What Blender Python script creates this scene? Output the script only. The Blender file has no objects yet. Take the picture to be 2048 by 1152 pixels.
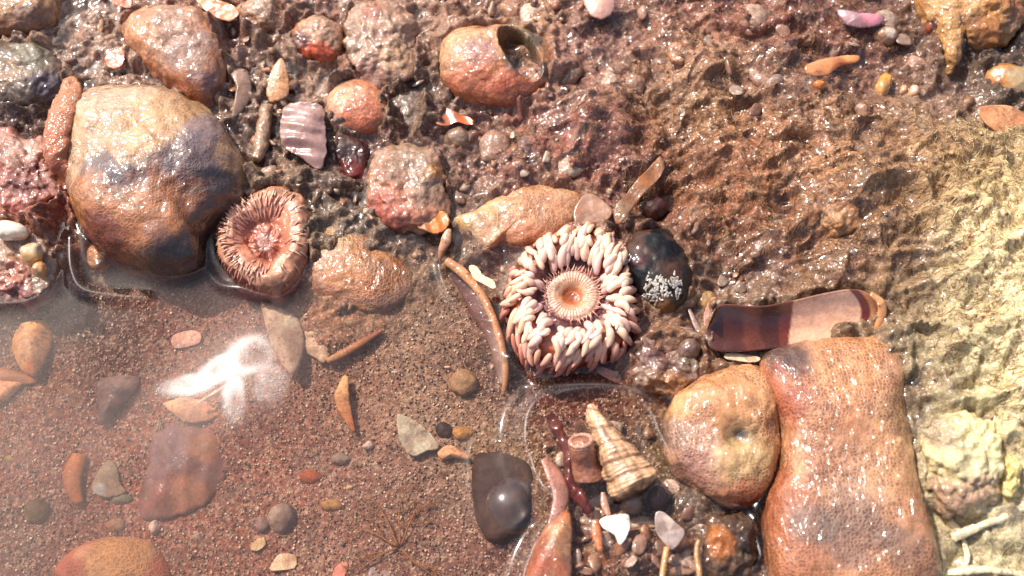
import bpy, math, random
import numpy as np
rng = np.random.default_rng(7)
random.seed(7)
scene = bpy.context.scene
COL = scene.collection
scene.unit_settings.system = 'METRIC'
scene.unit_settings.scale_length = 0.01          # one unit is one centimetre

# ------------------------------------------------------------------ camera
TILT, DIST, LENS = math.radians(25), 24.0, 36*24/20.48
CAM = np.array([0.0, -DIST*math.sin(TILT), DIST*math.cos(TILT)])
RIGHT = np.array([1.0, 0, 0]); UP = np.array([0, math.cos(TILT), math.sin(TILT)])
FWD = np.array([0, math.sin(TILT), -math.cos(TILT)])
cd = bpy.data.cameras.new('camera'); cam = bpy.data.objects.new('camera', cd); COL.objects.link(cam)
cam.location = CAM; cam.rotation_euler = (TILT, 0, 0)
cd.lens = LENS; cd.sensor_width = 36; cd.clip_start = 0.5; cd.clip_end = 2000
cd.dof.use_dof = True; cd.dof.focus_distance = 24.0; cd.dof.aperture_fstop = 0.16
scene.camera = cam

def P(px, py, z=0.0):
    """point at height z seen at photo pixel (px, py)"""
    px = np.asarray(px, float); py = np.asarray(py, float); z = np.asarray(z, float)
    u = (px-1024)/2048*36/LENS; v = (576-py)/2048*36/LENS
    dx = u; dy = FWD[1]+v*UP[1]; dz = FWD[2]+v*UP[2]
    t = (z-CAM[2])/dz
    return np.stack([CAM[0]+dx*t, CAM[1]+dy*t, CAM[2]+dz*t], -1)

def PJ(V):
    """photo pixel at which points are seen"""
    d = V-CAM; zc = d@FWD; return np.stack([1024+d@RIGHT/zc*LENS/36*2048, 576-d@UP/zc*LENS/36*2048], -1)

# ------------------------------------------------------------------ noise
def _h2(ix, iy, s):
    n = (ix*374761393 + iy*668265263 + s*974711) & 0xffffffff
    n = ((n ^ (n >> 13))*1274126177) & 0xffffffff
    return ((n ^ (n >> 16)) & 0xffff)/65535.0
def vn2(x, y, s=0):
    ix = np.floor(x).astype(np.int64); iy = np.floor(y).astype(np.int64)
    fx = x-ix; fy = y-iy; fx = fx*fx*fx*(fx*(fx*6-15)+10); fy = fy*fy*fy*(fy*(fy*6-15)+10)
    a = _h2(ix, iy, s); b = _h2(ix+1, iy, s); c = _h2(ix, iy+1, s); d = _h2(ix+1, iy+1, s)
    return ((a*(1-fx)+b*fx)*(1-fy)+(c*(1-fx)+d*fx)*fy)*2-1
def fbm2(x, y, o=4, s=0, g=.5):
    r = 0; a = 1; t = 0
    for k in range(o):
        c, n = math.cos(k*1.1+s), math.sin(k*1.1+s)
        r = r+a*vn2((c*x-n*y)*2**k+17.3*k, (n*x+c*y)*2**k-9.1*k, s+k); t += a; a *= g
    return r/t
def _h3(ix, iy, iz, s):
    n = (ix*374761393 + iy*668265263 + iz*2147483647 + iz*91193 + s*974711) & 0xffffffff
    n = ((n ^ (n >> 13))*1274126177) & 0xffffffff
    return ((n ^ (n >> 16)) & 0xffff)/65535.0
def vn3(p, s=0):
    i = np.floor(p).astype(np.int64); f = p-i; f = f*f*f*(f*(f*6-15)+10)
    r = 0
    for a in (0, 1):
        for b in (0, 1):
            for c in (0, 1):
                w = (f[:, 0] if a else 1-f[:, 0])*(f[:, 1] if b else 1-f[:, 1])*(f[:, 2] if c else 1-f[:, 2])
                r = r+w*_h3(i[:, 0]+a, i[:, 1]+b, i[:, 2]+c, s)
    return r*2-1
def fbm3(p, o=4, s=0, g=.5):
    r = 0; a = 1; t = 0
    for k in range(o):
        r = r+a*vn3(p*2**k+np.array([11.3*k, 5.7*k, -3.1*k]), s+k); t += a; a *= g
    return r/t
def sm(x, a, b):
    t = np.clip((x-a)/(b-a), 0, 1); return t*t*(3-2*t)

# ------------------------------------------------------------------ colour
def lin(h):
    h = h.lstrip('#'); c = np.array([int(h[i:i+2], 16)/255 for i in (0, 2, 4)])
    return np.where(c <= .04045, c/12.92, ((c+.055)/1.055)**2.4)

# ------------------------------------------------------------------ meshes
def mesh_from(name, verts, faces, cols=None, mat=None, smooth=True, attrs=None):
    """faces: int array (n,4) or (n,3) or list of such arrays"""
    me = bpy.data.meshes.new(name)
    fl = faces if isinstance(faces, list) else [faces]
    fl = [np.asarray(f, np.int32) for f in fl if len(f)]
    loops = np.concatenate([f.ravel() for f in fl]); n = sum(len(f) for f in fl)
    tot = np.concatenate([np.full(len(f), f.shape[1], np.int32) for f in fl])
    st = np.concatenate([[0], np.cumsum(tot)[:-1]]).astype(np.int32)
    me.vertices.add(len(verts)); me.vertices.foreach_set('co', np.asarray(verts, np.float32).ravel())
    me.loops.add(len(loops)); me.loops.foreach_set('vertex_index', loops)
    me.polygons.add(n); me.polygons.foreach_set('loop_start', st)
    me.update(calc_edges=True); me.validate()
    if smooth: me.polygons.foreach_set('use_smooth', np.ones(len(me.polygons), bool))
    if cols is not None:
        c = np.ones((len(verts), 4), np.float32); c[:, :3] = np.clip(cols, 0, 1)
        a = me.color_attributes.new('Col', 'FLOAT_COLOR', 'POINT'); a.data.foreach_set('color', c.ravel())
    for k, v in (attrs or {}).items():
        a = me.attributes.new(k, 'FLOAT', 'POINT'); a.data.foreach_set('value', np.asarray(v, np.float32))
    if mat: me.materials.append(mat)
    return me
def grid_faces(nu, nv, wrap=False):
    """nu rows of nv; wrap in v"""
    i = np.arange(nu-1)[:, None]*nv; j = np.arange(nv if wrap else nv-1)[None, :]; k = (j+1) % nv
    return np.stack([i+j, i+k, i+nv+k, i+nv+j], -1).reshape(-1, 4)
def link(name, me, loc=(0, 0, 0), parent=None):
    o = bpy.data.objects.new(name, me); COL.objects.link(o)
    o.location = loc
    if parent is not None: o.parent = parent
    return o
def put(name, verts, faces, cols, mat, parent=None, smooth=True, attrs=None, label=None, cat=None, group=None, kind=None, base=None):
    verts = np.asarray(verts, float)
    if parent is None:
        b = np.array([verts[:, 0].mean(), verts[:, 1].mean(), verts[:, 2].min()]) if base is None else np.asarray(base, float)
    else:
        b = np.array(parent['_b'])
    o = link(name, mesh_from(name, verts-b, faces, cols, mat, smooth, attrs), b if parent is None else (0, 0, 0), parent)
    if parent is None: o['_b'] = [float(v) for v in b]
    tag(o, label, cat, group, kind)
    return o
def tag(o, label=None, cat=None, group=None, kind=None):
    if label: o['label'] = label
    if cat: o['category'] = cat
    if group: o['group'] = group
    if kind: o['kind'] = kind
def empty(name, loc, label, cat, group=None):
    o = bpy.data.objects.new(name, None); COL.objects.link(o); o.location = loc
    o['_b'] = [float(v) for v in loc]; o.empty_display_size = .1
    tag(o, label, cat, group); return o

# ------------------------------------------------------------------ materials
def N(nt, t, **kw):
    n = nt.nodes.new(t)
    for k, v in kw.items():
        if k.startswith('i_'):
            n.inputs[k[2:].replace('_', ' ')].default_value = v
        else: setattr(n, k, v)
    return n
def wet_mat(name, rough=.45, coat=1.0, coat_rough=.17, bump=.5, bscale=9, cvar=.35, cscale=5, fine=40, honey=None,
            sss=0, speck=None, spec=.5, coatbump=1.0, bdist=.03, metallic=0, trans=0, streak=None, wet=(7, .07), skin=False, stretch=(1, 1, 1)):
    m = bpy.data.materials.new(name); m.use_nodes = True; nt = m.node_tree; L = nt.links.new
    nt.nodes.clear(); out = N(nt, 'ShaderNodeOutputMaterial'); b = N(nt, 'ShaderNodeBsdfPrincipled'); L(b.outputs[0], out.inputs[0])
    tc = N(nt, 'ShaderNodeTexCoord'); co = tc.outputs['Object']
    if streak:
        mp = N(nt, 'ShaderNodeMapping'); mp.inputs['Scale'].default_value = streak; L(co, mp.inputs[0]); co = mp.outputs[0]
    at = N(nt, 'ShaderNodeAttribute', attribute_name='Col')
    n1 = N(nt, 'ShaderNodeTexNoise'); n1.inputs['Scale'].default_value = cscale; n1.inputs['Detail'].default_value = 6; n1.inputs['Roughness'].default_value = .7
    n2 = N(nt, 'ShaderNodeTexNoise'); n2.inputs['Scale'].default_value = fine; n2.inputs['Detail'].default_value = 3
    L(co, n1.inputs[0]); L(co, n2.inputs[0])
    mr = N(nt, 'ShaderNodeMapRange'); mr.inputs['From Min'].default_value = .3; mr.inputs['From Max'].default_value = .7
    mr.inputs['To Min'].default_value = 1-cvar; mr.inputs['To Max'].default_value = 1+cvar; L(n1.outputs[0], mr.inputs[0])
    mr2 = N(nt, 'ShaderNodeMapRange'); mr2.inputs['From Min'].default_value = .3; mr2.inputs['From Max'].default_value = .7
    mr2.inputs['To Min'].default_value = 1-cvar*.7; mr2.inputs['To Max'].default_value = 1+cvar*.7; L(n2.outputs[0], mr2.inputs[0])
    mu = N(nt, 'ShaderNodeMath', operation='MULTIPLY'); L(mr.outputs[0], mu.inputs[0]); L(mr2.outputs[0], mu.inputs[1])
    vm = N(nt, 'ShaderNodeVectorMath', operation='SCALE'); L(at.outputs['Color'], vm.inputs[0]); L(mu.outputs[0], vm.inputs['Scale'])
    col = vm.outputs[0]
    h = N(nt, 'ShaderNodeTexNoise'); h.inputs['Scale'].default_value = bscale; h.inputs['Detail'].default_value = 5; h.inputs['Roughness'].default_value = .65; L(co, h.inputs[0])
    height = h.outputs[0]
    if speck:
        sc_, amt, hexc, thr = speck
        v = N(nt, 'ShaderNodeTexVoronoi'); v.inputs['Scale'].default_value = sc_; L(co, v.inputs[0])
        sx = N(nt, 'ShaderNodeSeparateColor'); L(v.outputs['Color'], sx.inputs[0])
        gt = N(nt, 'ShaderNodeMath', operation='GREATER_THAN'); gt.inputs[1].default_value = thr; L(sx.outputs[0], gt.inputs[0])
        ml = N(nt, 'ShaderNodeMath', operation='MULTIPLY'); ml.inputs[1].default_value = amt; L(gt.outputs[0], ml.inputs[0])
        mx = N(nt, 'ShaderNodeMix', data_type='RGBA'); L(ml.outputs[0], mx.inputs['Factor']); L(col, mx.inputs['A'])
        mx.inputs['B'].default_value = (*lin(hexc), 1); col = mx.outputs['Result']
    if honey:
        sc_, cstr, hstr, dark = honey
        ns = N(nt, 'ShaderNodeTexNoise'); ns.inputs['Scale'].default_value = 2.5; L(co, ns.inputs[0])
        ad = N(nt, 'ShaderNodeVectorMath', operation='MULTIPLY_ADD'); L(ns.outputs['Color'], ad.inputs[0]); ad.inputs[1].default_value = (.12,)*3; L(co, ad.inputs[2])
        v = N(nt, 'ShaderNodeTexVoronoi', feature='DISTANCE_TO_EDGE'); v.inputs['Scale'].default_value = sc_; v.inputs['Randomness'].default_value = .75; L(ad.outputs[0], v.inputs[0])
        e = N(nt, 'ShaderNodeMapRange'); e.inputs['From Min'].default_value = .02; e.inputs['From Max'].default_value = .22; L(v.outputs[0], e.inputs[0])
        # presence mask, so that the cell pattern is worn away in places
        nm = N(nt, 'ShaderNodeTexNoise'); nm.inputs['Scale'].default_value = 1.1; nm.inputs['Detail'].default_value = 3; L(co, nm.inputs[0])
        pm = N(nt, 'ShaderNodeMapRange'); pm.inputs['From Min'].default_value = .36; pm.inputs['From Max'].default_value = .52; L(nm.outputs[0], pm.inputs[0])
        k = N(nt, 'ShaderNodeMath', operation='MULTIPLY'); L(e.outputs[0], k.inputs[0]); L(pm.outputs[0], k.inputs[1])
        k2 = N(nt, 'ShaderNodeMath', operation='MULTIPLY'); L(k.outputs[0], k2.inputs[0]); k2.inputs[1].default_value = cstr
        mx = N(nt, 'ShaderNodeMix', data_type='RGBA'); L(k2.outputs[0], mx.inputs['Factor']); L(col, mx.inputs['A'])
        dk = N(nt, 'ShaderNodeVectorMath', operation='MULTIPLY'); L(col, dk.inputs[0]); dk.inputs[1].default_value = tuple(dark); L(dk.outputs[0], mx.inputs['B'])
        col = mx.outputs['Result']
        hh = N(nt, 'ShaderNodeMath', operation='MULTIPLY_ADD'); L(k.outputs[0], hh.inputs[0]); hh.inputs[1].default_value = -hstr; L(height, hh.inputs[2]); height = hh.outputs[0]
    L(col, b.inputs['Base Color'])
    bp = N(nt, 'ShaderNodeBump'); bp.inputs['Strength'].default_value = bump; bp.inputs['Distance'].default_value = bdist; L(height, bp.inputs['Height'])
    L(bp.outputs[0], b.inputs['Normal'])
    wn = N(nt, 'ShaderNodeTexNoise'); wn.inputs['Scale'].default_value = wet[0]; wn.inputs['Detail'].default_value = 1.5; wn.inputs['Roughness'].default_value = .4; wn.inputs['Distortion'].default_value = .6; wm = N(nt, 'ShaderNodeMapping'); wm.inputs['Scale'].default_value = stretch; L(co, wm.inputs[0]); L(wm.outputs[0], wn.inputs[0])
    cb = N(nt, 'ShaderNodeBump'); cb.inputs['Strength'].default_value = 1.0; cb.inputs['Distance'].default_value = wet[1]
    L(wn.outputs[0], cb.inputs['Height']); L(cb.outputs[0], b.inputs['Coat Normal'])
    b.inputs['Roughness'].default_value = rough; b.inputs['Specular IOR Level'].default_value = spec
    b.inputs['Coat Weight'].default_value = coat; b.inputs['Coat Roughness'].default_value = coat_rough; b.inputs['Coat IOR'].default_value = 1.45
    if skin:
        sa = N(nt, 'ShaderNodeAttribute', attribute_name='skin'); sk = N(nt, 'ShaderNodeMath', operation='MULTIPLY'); L(sa.outputs['Fac'], sk.inputs[0]); sk.inputs[1].default_value = coat
        pn = N(nt, 'ShaderNodeTexNoise'); pn.inputs['Scale'].default_value = .9; pn.inputs['Detail'].default_value = 3; L(co, pn.inputs[0])
        pr_ = N(nt, 'ShaderNodeMapRange'); pr_.inputs['From Min'].default_value = .40; pr_.inputs['From Max'].default_value = .56; pr_.inputs['To Min'].default_value = .08; L(pn.outputs[0], pr_.inputs[0])
        pk = N(nt, 'ShaderNodeMath', operation='MULTIPLY'); L(sk.outputs[0], pk.inputs[0]); L(pr_.outputs[0], pk.inputs[1]); L(pk.outputs[0], b.inputs['Coat Weight'])
        s2 = N(nt, 'ShaderNodeMath', operation='MULTIPLY'); L(sa.outputs['Fac'], s2.inputs[0]); s2.inputs[1].default_value = spec*.6; L(s2.outputs[0], b.inputs['Specular IOR Level'])
    b.inputs['Metallic'].default_value = metallic
    if sss:
        b.inputs['Subsurface Weight'].default_value = sss; b.inputs['Subsurface Radius'].default_value = (.12, .05, .03); b.inputs['Subsurface Scale'].default_value = 1.0
    if trans:
        b.inputs['Transmission Weight'].default_value = trans
    return m
EXPO = 0.5; ALB = np.array([.95, .89, .80])
RUFFLE = [(460,745,2.2,1.3,.0,.115,-.03,.0,.1),(365,768,.62,.2,0,.02,0,.33,.12),(440,738,.5,.26,0,.02,0,.33,.5),(505,712,.48,.42,0,.02,0,.34,0),(545,775,.36,.45,0,.02,0,.38,0),(470,800,.22,.5,0,.01,0,.36,.2)]
# ------------------------------------------------------------------ world and sun
SUN = np.array([-.51, .43, .75]); SUN /= np.linalg.norm(SUN)
w = bpy.data.worlds.new('World'); scene.world = w; w.use_nodes = True
bg = w.node_tree.nodes['Background']; sky = w.node_tree.nodes.new('ShaderNodeTexSky'); sky.sky_type = 'NISHITA'; sky.sun_disc = False
sky.sun_elevation = math.asin(SUN[2]); sky.sun_rotation = math.atan2(SUN[0], SUN[1]); sky.air_density = .8; sky.dust_density = 4.0; sky.ozone_density = 0.3
w.node_tree.links.new(sky.outputs[0], bg.inputs[0]); bg.inputs[1].default_value = .15
ld = bpy.data.lights.new('sun', 'SUN'); ld.energy = 4.3; ld.angle = math.radians(.55); ld.color = (1, .945, .885)
lo = bpy.data.objects.new('sun', ld); COL.objects.link(lo); lo.location = SUN*60
from mathutils import Vector
lo.rotation_euler = Vector(SUN).to_track_quat('Z', 'Y').to_euler()
scene.view_settings.view_transform = 'Standard'; scene.view_settings.look = 'None'; scene.view_settings.exposure = EXPO
scene.view_settings.gamma = 1
cy = scene.cycles; cy.max_bounces = 8; cy.diffuse_bounces = 3; cy.glossy_bounces = 3; cy.transparent_max_bounces = 12
cy.caustics_reflective = False; cy.caustics_refractive = False; cy.use_denoising = True; cy.sample_clamp_indirect = 4

# ------------------------------------------------------------------ ground control points
# px, py, height, water level (-9 none), colour, mat 0..1, relief 0..1, murk
CP = [
(0,1152,-1.3,0,'6b5048',0,.3,.5),(150,1130,-1.2,0,'7a4f42',0,.3,.45),(300,1000,-1.15,0,'8a4e3e',0,.3,.55),(120,900,-1.1,0,'7a4a3e',0,.3,.6),  # pool floor colours reddened to paint in a red reflection
(0,880,-1.05,0,'8c5040',0,.3,.5),(420,1080,-1.1,0,'84503f',0,.3,.35),(560,930,-1.0,0,'855346',0,.35,.3),(700,1050,-.95,0,'80564a',0,.4,.15),
(860,1120,-.9,0,'7c564c',0,.4,.1),(850,980,-.85,0,'7d5a4e',0,.4,.1),(980,1100,-.85,0,'6e4a42',0,.4,.1),(700,820,-.8,0,'8a6252',0,.4,.15),(300,860,-1.05,0,'8d5345',0,.3,.6),
(880,820,-.7,0,'96745f',0,.4,.05),(960,900,-.75,0,'8c6f55',0,.4,.05),(800,700,-.55,0,'8a6a58',0,.4,.05),(880,630,-.4,0,'8e6f5a',0,.4,.05),(400,700,-.85,0,'955c4c',0,.3,.6),
(250,680,-.85,0,'5a3c34',0,.4,.4),(150,650,-.8,0,'4a3c38',0,.4,.3),(80,760,-.95,0,'7e4a34',0,.3,.3),(420,620,-.5,0,'8c5c50',0,.5,.4),(520,720,-.75,0,'9a6555',0,.3,.5),
(980,650,-.5,0,'6a4438',0,.5,.05),(1010,800,-.75,0,'4a302c',0,.4,.1),(1100,770,-.6,0,'5c2c28',0,.5,.05),(1230,780,-.35,0,'6a3a30',.2,.6,.02),(1340,720,-.12,.0,'6e4a3a',.5,.9,.02),(1400,640,-.1,.05,'7a5a42',.4,.8,0),
(1150,1000,-.55,0,'5e4030',.2,.7,.02),(1250,1100,-.3,0.02,'6e4634',.4,.9,.0),(1400,1110,-.3,.02,'5c4436',.4,.9,0),(1380,960,-.35,.0,'4e4436',.3,.8,0),(1280,870,-.55,.0,'5e4c38',.2,.5,0),(1520,1000,-.5,0,'50382c',.2,.5,0),(1480,1120,-.3,.03,'5a4436',.3,.9,0),
# centre and left shore
(700,610,-.2,.0,'8a6048',.2,.7,0),(830,560,-.2,.0,'6e5a4a',.2,.6,0),(900,450,-.1,.02,'5e4a3e',.3,.6,0),(820,500,-.15,0,'6a5648',.2,.7,0),(680,430,-.05,.06,'5a4e40',.2,.8,0),(980,520,-.15,.02,'7a5c50',.1,.5,.05),(700,320,0,.05,'502a24',.2,.6,0),
(1100,420,-.05,.05,'8a5440',.2,.6,0),(1200,400,.0,.08,'6a4238',.4,.9,0),(1300,470,.0,.05,'5a3a30',.5,.9,0),(950,320,.0,.13,'7a5046',.3,.9,0),(1050,300,.12,.1,'8a5446',.9,1,0),(1180,280,.2,.05,'8a5248',1,1,0),(1150,180,.15,.2,'9a7060',.9,1,0),
(20,550,-.15,.0,'7e5a4a',.2,.8,0),(60,420,-.05,.05,'8a4a3c',.3,.9,0),(80,300,-.15,.02,'4a2c2c',.3,.9,0),(150,100,.05,.2,'8a6e60',.3,.9,0),(60,230,-.05,.1,'3c3030',.3,.9,0),
(220,60,.1,.25,'96786a',.3,.9,0),(450,60,.1,.25,'805040',.3,1,0),(480,200,.0,.16,'7a6256',.3,1,0),(560,120,.1,.22,'86685a',.3,1,0),(620,200,.05,.18,'8a6e60',.3,1,0),(540,300,0,.12,'6a5446',.3,.9,0),
(700,120,.1,.2,'7e5648',.4,1,0),(840,200,.0,.18,'5c4238',.3,1,0),(830,60,.15,.25,'8c6a5a',.4,1,0),(920,60,.15,.3,'947262',.5,1,0),(900,300,.0,.1,'6e544a',.3,1,0),(1060,20,.2,.35,'a0785e',.6,1,0),
(1200,80,.25,.35,'86605a',.6,1,0),(1320,60,.3,.4,'8a5e50',.8,1,0),(1500,40,.4,.45,'8a4e44',.9,1,0),(1620,60,.4,.45,'6e3e38',.9,1,0),(1700,100,.4,.5,'74463c',.7,1,0),(1760,140,.4,.5,'765444',.6,1,0),
(1850,100,.35,.4,'5a3e30',.5,.8,0),(1960,100,.3,.35,'4e3c34',.5,.8,0),(2040,120,.4,-9,'3e322c',.5,.8,0),(1880,230,.6,.55,'84685a',.5,.8,0),(2000,180,.5,.45,'4a3c30',.4,.8,0),
# algae mat on the right
(1300,150,.3,.3,'9c7660',1,1,0),(1450,130,.45,.4,'98705a',1,1,0),(1600,200,.55,.45,'8a6450',1,1,0),(1750,250,.65,.5,'8e6848',1,1,0),(1400,250,.4,.2,'8a6444',1,1,0),(1350,330,.25,.0,'7a4c38',1,1,0),(1500,320,.55,.1,'a0684a',1,1,0),
(1450,420,.4,.0,'92583a',1,1,0),(1620,330,.75,-9,'9a6c4c',1,1,0),(1620,440,.85,-9,'98683e',1,1,0),(1780,380,.9,-9,'a07c58',1,1,0),(1900,330,1.0,-9,'a4805a',1,1,0),(1560,480,.5,-9,'7c4c34',1,1,0),(1480,520,.1,.0,'6c4638',.8,1,0),
(1700,500,.75,-9,'84583c',1,1,0),(1820,500,.95,-9,'806a54',1,1,0),(1650,560,.4,.1,'7c5e4a',1,.9,0),(1500,580,-.1,.0,'665444',.5,.6,0),(1780,600,.7,-9,'7a6048',1,1,0),(1850,650,.8,-9,'7c6a54',1,1,0),(1820,720,.4,-9,'6c5a42',1,1,0),(1900,760,.6,-9,'82745a',1,1,0),
(1960,400,1.15,-9,'c0a276',.9,1,0),(2040,330,.95,-9,'a89070',.7,.9,0),(2040,420,1.4,-9,'f0e2b4',.5,.9,0),(2000,520,1.3,-9,'ecdfb4',.6,1,0),(2040,650,1.5,-9,'f4ecc8',.6,1,0),(1960,600,1.15,-9,'c4b48c',.9,1,0),(1960,700,1.0,-9,'d8cc9c',.7,1,0),(2040,800,1.0,-9,'e0d2a4',.8,1,0),
(1900,860,.5,-9,'a89c80',.6,.8,0),(2000,1060,.4,-9,'b8b094',.3,.5,0),(1900,1020,.3,-9,'d0c49c',.5,.9,0),(2040,960,.7,-9,'aea080',.4,.6,0),(1960,1140,.2,-9,'d8ccA4',.4,.6,0),(2044,1140,.3,-9,'8c8676',.2,.4,0),(1870,1100,.1,-9,'70604c',.4,.6,0),
(1680,620,.2,0,'5c4a38',.4,.6,0),(1560,640,-.1,0,'5c4a3c',.3,.5,0),(1800,850,.2,-9,'6e5e4c',.5,.6,0),(1680,900,-.2,-9,'50382c',.2,.4,0),
(300,420,-.4,0,'4a2c26',.2,.4,0),(340,590,-.6,0,'56302a',.2,.3,.2),
]
CPX = np.array([P(c[0], c[1], c[2])[:2] for c in CP])
CPV = np.array([[c[2], (c[3] if c[3] > -5 else c[2]-.45), c[5], c[6], c[7], *lin(c[4])] for c in CP])
def field(x, y, sig=.62):
    x = np.asarray(x, float).ravel(); y = np.asarray(y, float).ravel()
    out = np.zeros((len(x), CPV.shape[1])); 
    for a in range(0, len(x), 60000):
        xx = x[a:a+60000, None]; yy = y[a:a+60000, None]
        d2 = (xx-CPX[:, 0])**2+(yy-CPX[:, 1])**2
        wt = np.exp(-d2/(2*sig*sig))+1e-4/(d2+.3)**2
        out[a:a+60000] = (wt@CPV)/wt.sum(1, keepdims=True)
    return out
# local lumps and hollows of the mat and shore: px, py, r(px), amount
LUMPS = [(1560,230,85,.22),(1350,90,70,.2),(1700,360,90,.2),(1850,300,70,.18),(1470,330,75,.18),(1200,230,80,.18),(1620,130,60,.2),(1780,200,40,-.15),(1590,330,40,-.2),(1715,622,55,-.40),(1640,640,50,-.15),(1080,320,60,.25),(1180,250,60,.28),(1250,320,50,.2),(1130,160,50,.2),(1420,330,60,.22),(1500,380,55,.2),(1400,430,45,.2),(1640,430,60,.25),(1720,400,50,.2),(1560,430,40,-.25),(1620,500,50,-.35),
(1640,240,60,.2),(1530,160,60,.2),(1420,180,50,.18),(1480,260,40,-.15),(1750,470,60,.15),(1830,400,60,.15),(1900,440,70,.2),(1830,560,60,-.15),(1950,560,70,.2),(1990,700,60,.3),(1960,650,30,-.2),(1900,700,60,.15),(2010,820,60,.2),
(1380,150,45,.18),(1300,230,50,-.2),(1340,400,30,-.35),(1310,420,40,-.3),(1330,700,50,.25),(1400,740,40,.15),(1260,730,35,.12),(1450,560,60,-.1),(1800,300,60,.12),(1720,300,50,.12),(1560,300,40,.15),(1240,1080,50,.25),(1290,1120,50,.2),(1370,990,40,.25),(1430,1000,40,.2),
(600,260,50,-.12),(480,110,60,.2),(430,40,60,.2),(560,60,50,.18),(720,330,45,-.3),(70,430,60,.25),(30,350,60,.2),(40,290,40,-.2),(90,520,60,.25),(30,560,60,.25),(230,130,60,.12),(880,140,60,.1),(1010,330,50,.12),(500,340,40,.12),(620,360,50,.2),(860,260,30,.12)]
LX = [(P(a, b, .2)[:2], r/100, k) for a, b, r, k in LUMPS]
def ground_z(x, y, F=None, detail=True):
    x = np.asarray(x, float).ravel(); y = np.asarray(y, float).ravel()
    F = field(x, y) if F is None else F
    ou = np.maximum(np.maximum(np.abs(x)-13.4, y-9.5), -7.5-y); fade = np.exp(-np.maximum(ou, 0)/1.2)
    z = F[:, 0].copy(); matn = F[:, 2]; rel = F[:, 3]*fade
    for c, r, k in LX:
        z += k*np.exp(-((x-c[0])**2+(y-c[1])**2)/(r*r))
    z += rel*.14*fbm2(x*1.1, y*1.1, 3, 3)+rel*(1-matn)*(F[:, 0] > -.25)*(.40*fbm2(x*2.3, y*2.6, 3, 33)+.14*fbm2(x*6, y*6, 2, 34))
    wx = x+.25*fbm2(x*1.5, y*1.5, 2, 40); wy = y+.25*fbm2(x*1.5+9, y*1.5, 2, 41)
    z += rel*(.3+.7*matn)*.34*(.5-np.abs(fbm2(wx*.8, wy*1.35, 3, 11)))*1.4
    if detail:
        lump = 1-np.abs(vn2(wx*3.2, wy*3.8, 5)); z += (.2+.8*matn)*rel*.10*(lump-.5)
        z += (.25+.75*matn)*rel*.10*fbm2(wx*3.2, wy*5, 2, 36)
        z += (.15+.85*matn)*rel*.028*vn2(wx*12, wy*13, 6)
        z += fade*(.3+.7*matn)*(.3+.7*rel)*.022*fbm2(x*24, y*24, 2, 8)
        z += fade*(1-matn)*.010*fbm2(x*16, y*16, 2, 9)
    return z
def gz1(x, y): return float(ground_z([x], [y], detail=False)[0])
def gp(px, py, dz=0.0):
    """point dz above the ground seen at photo pixel"""
    z = 0.0
    for _ in range(4):
        p = P(px, py, z+dz); z = gz1(p[0], p[1])
    return np.array([p[0], p[1], z+dz])

# ------------------------------------------------------------------ ground sheet
def axis(lo_, hi, step, far, nfar):
    core = np.arange(lo_, hi+step/2, step); k = (np.arange(1, nfar+1)/nfar)**2.5
    return np.concatenate([(lo_-far*k)[::-1], core, hi+far*k])
gx = axis(-13.2, 13.6, .032, 80, 26); gy = axis(-7.6, 9.6, .034, 80, 26)
X, Y = np.meshgrid(gx, gy); xs, ys = X.ravel(), Y.ravel()
F = field(xs, ys); Z = ground_z(xs, ys, F)
c = F[:, 5:8].copy()
# mottling: brown algae against grey-violet sediment, in patches with a shape of their own
t1 = fbm2(xs*1.6, ys*1.6, 4, 21); t2 = fbm2(xs*4.5, ys*4.5, 3, 25); t3 = fbm2(xs*9, ys*9, 2, 29); fo_ = np.exp(-np.maximum(np.maximum(np.maximum(np.abs(xs)-13.4, ys-9.5), -7.5-ys), 0)/1.2); t2 = t2*fo_; t3 = t3*fo_; t4 = vn2(xs*26, ys*26, 91); t5 = vn2(xs*21+5, ys*21, 92)
mm = F[:, 2:3]
orange = lin('946a44')*.9; grey = lin('94826e'); dark = lin('3c2620')
vb = sm(F[:, 5]+F[:, 6], .95, 1.45)[:, None]   # pale rock of the slope, less mottled, lightened further for overexposed sunlight
c0_ = c.copy()
c = c*(1-.30*mm*sm(t1, .0, .5)[:, None])+orange*(.30*mm*sm(t1, .0, .5)[:, None])
c = c*(1-.35*sm(-t2, .1, .5)[:, None])+grey*(.35*sm(-t2, .1, .5)[:, None])*.8
c = c*(1-.45*(mm+.25)*sm(t3+.4*t1, .12, .5)[:, None])+dark*(.45*(mm+.25)*sm(t3+.4*t1, .12, .5)[:, None])
M_GROUND = wet_mat('wet_sediment', rough=.6, coat=.85, coat_rough=.14, bump=.8, bscale=13, cvar=.5, cscale=8, fine=30, wet=(5, .10), skin=True, speck=(26, .5, 'b89a84', .93), bdist=.05)
c = c*(1-.5*vb)+c0_*.5*vb; c = c*(1+vb*np.array([.14, .13, .16])); c = c*(1+mm*(1-vb)*np.array([.04, .07, .06]))
sd = (1-mm)*(F[:, 0:1] < .1)
c = c*(1-.55*sd*sm(t4, .25, .6)[:, None])+lin('35241f')*(.55*sd*sm(t4, .25, .6)[:, None]); c = c*(1-.4*sd*sm(t5, .3, .65)[:, None])+lin('c0a48c')*(.4*sd*sm(t5, .3, .65)[:, None])
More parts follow.
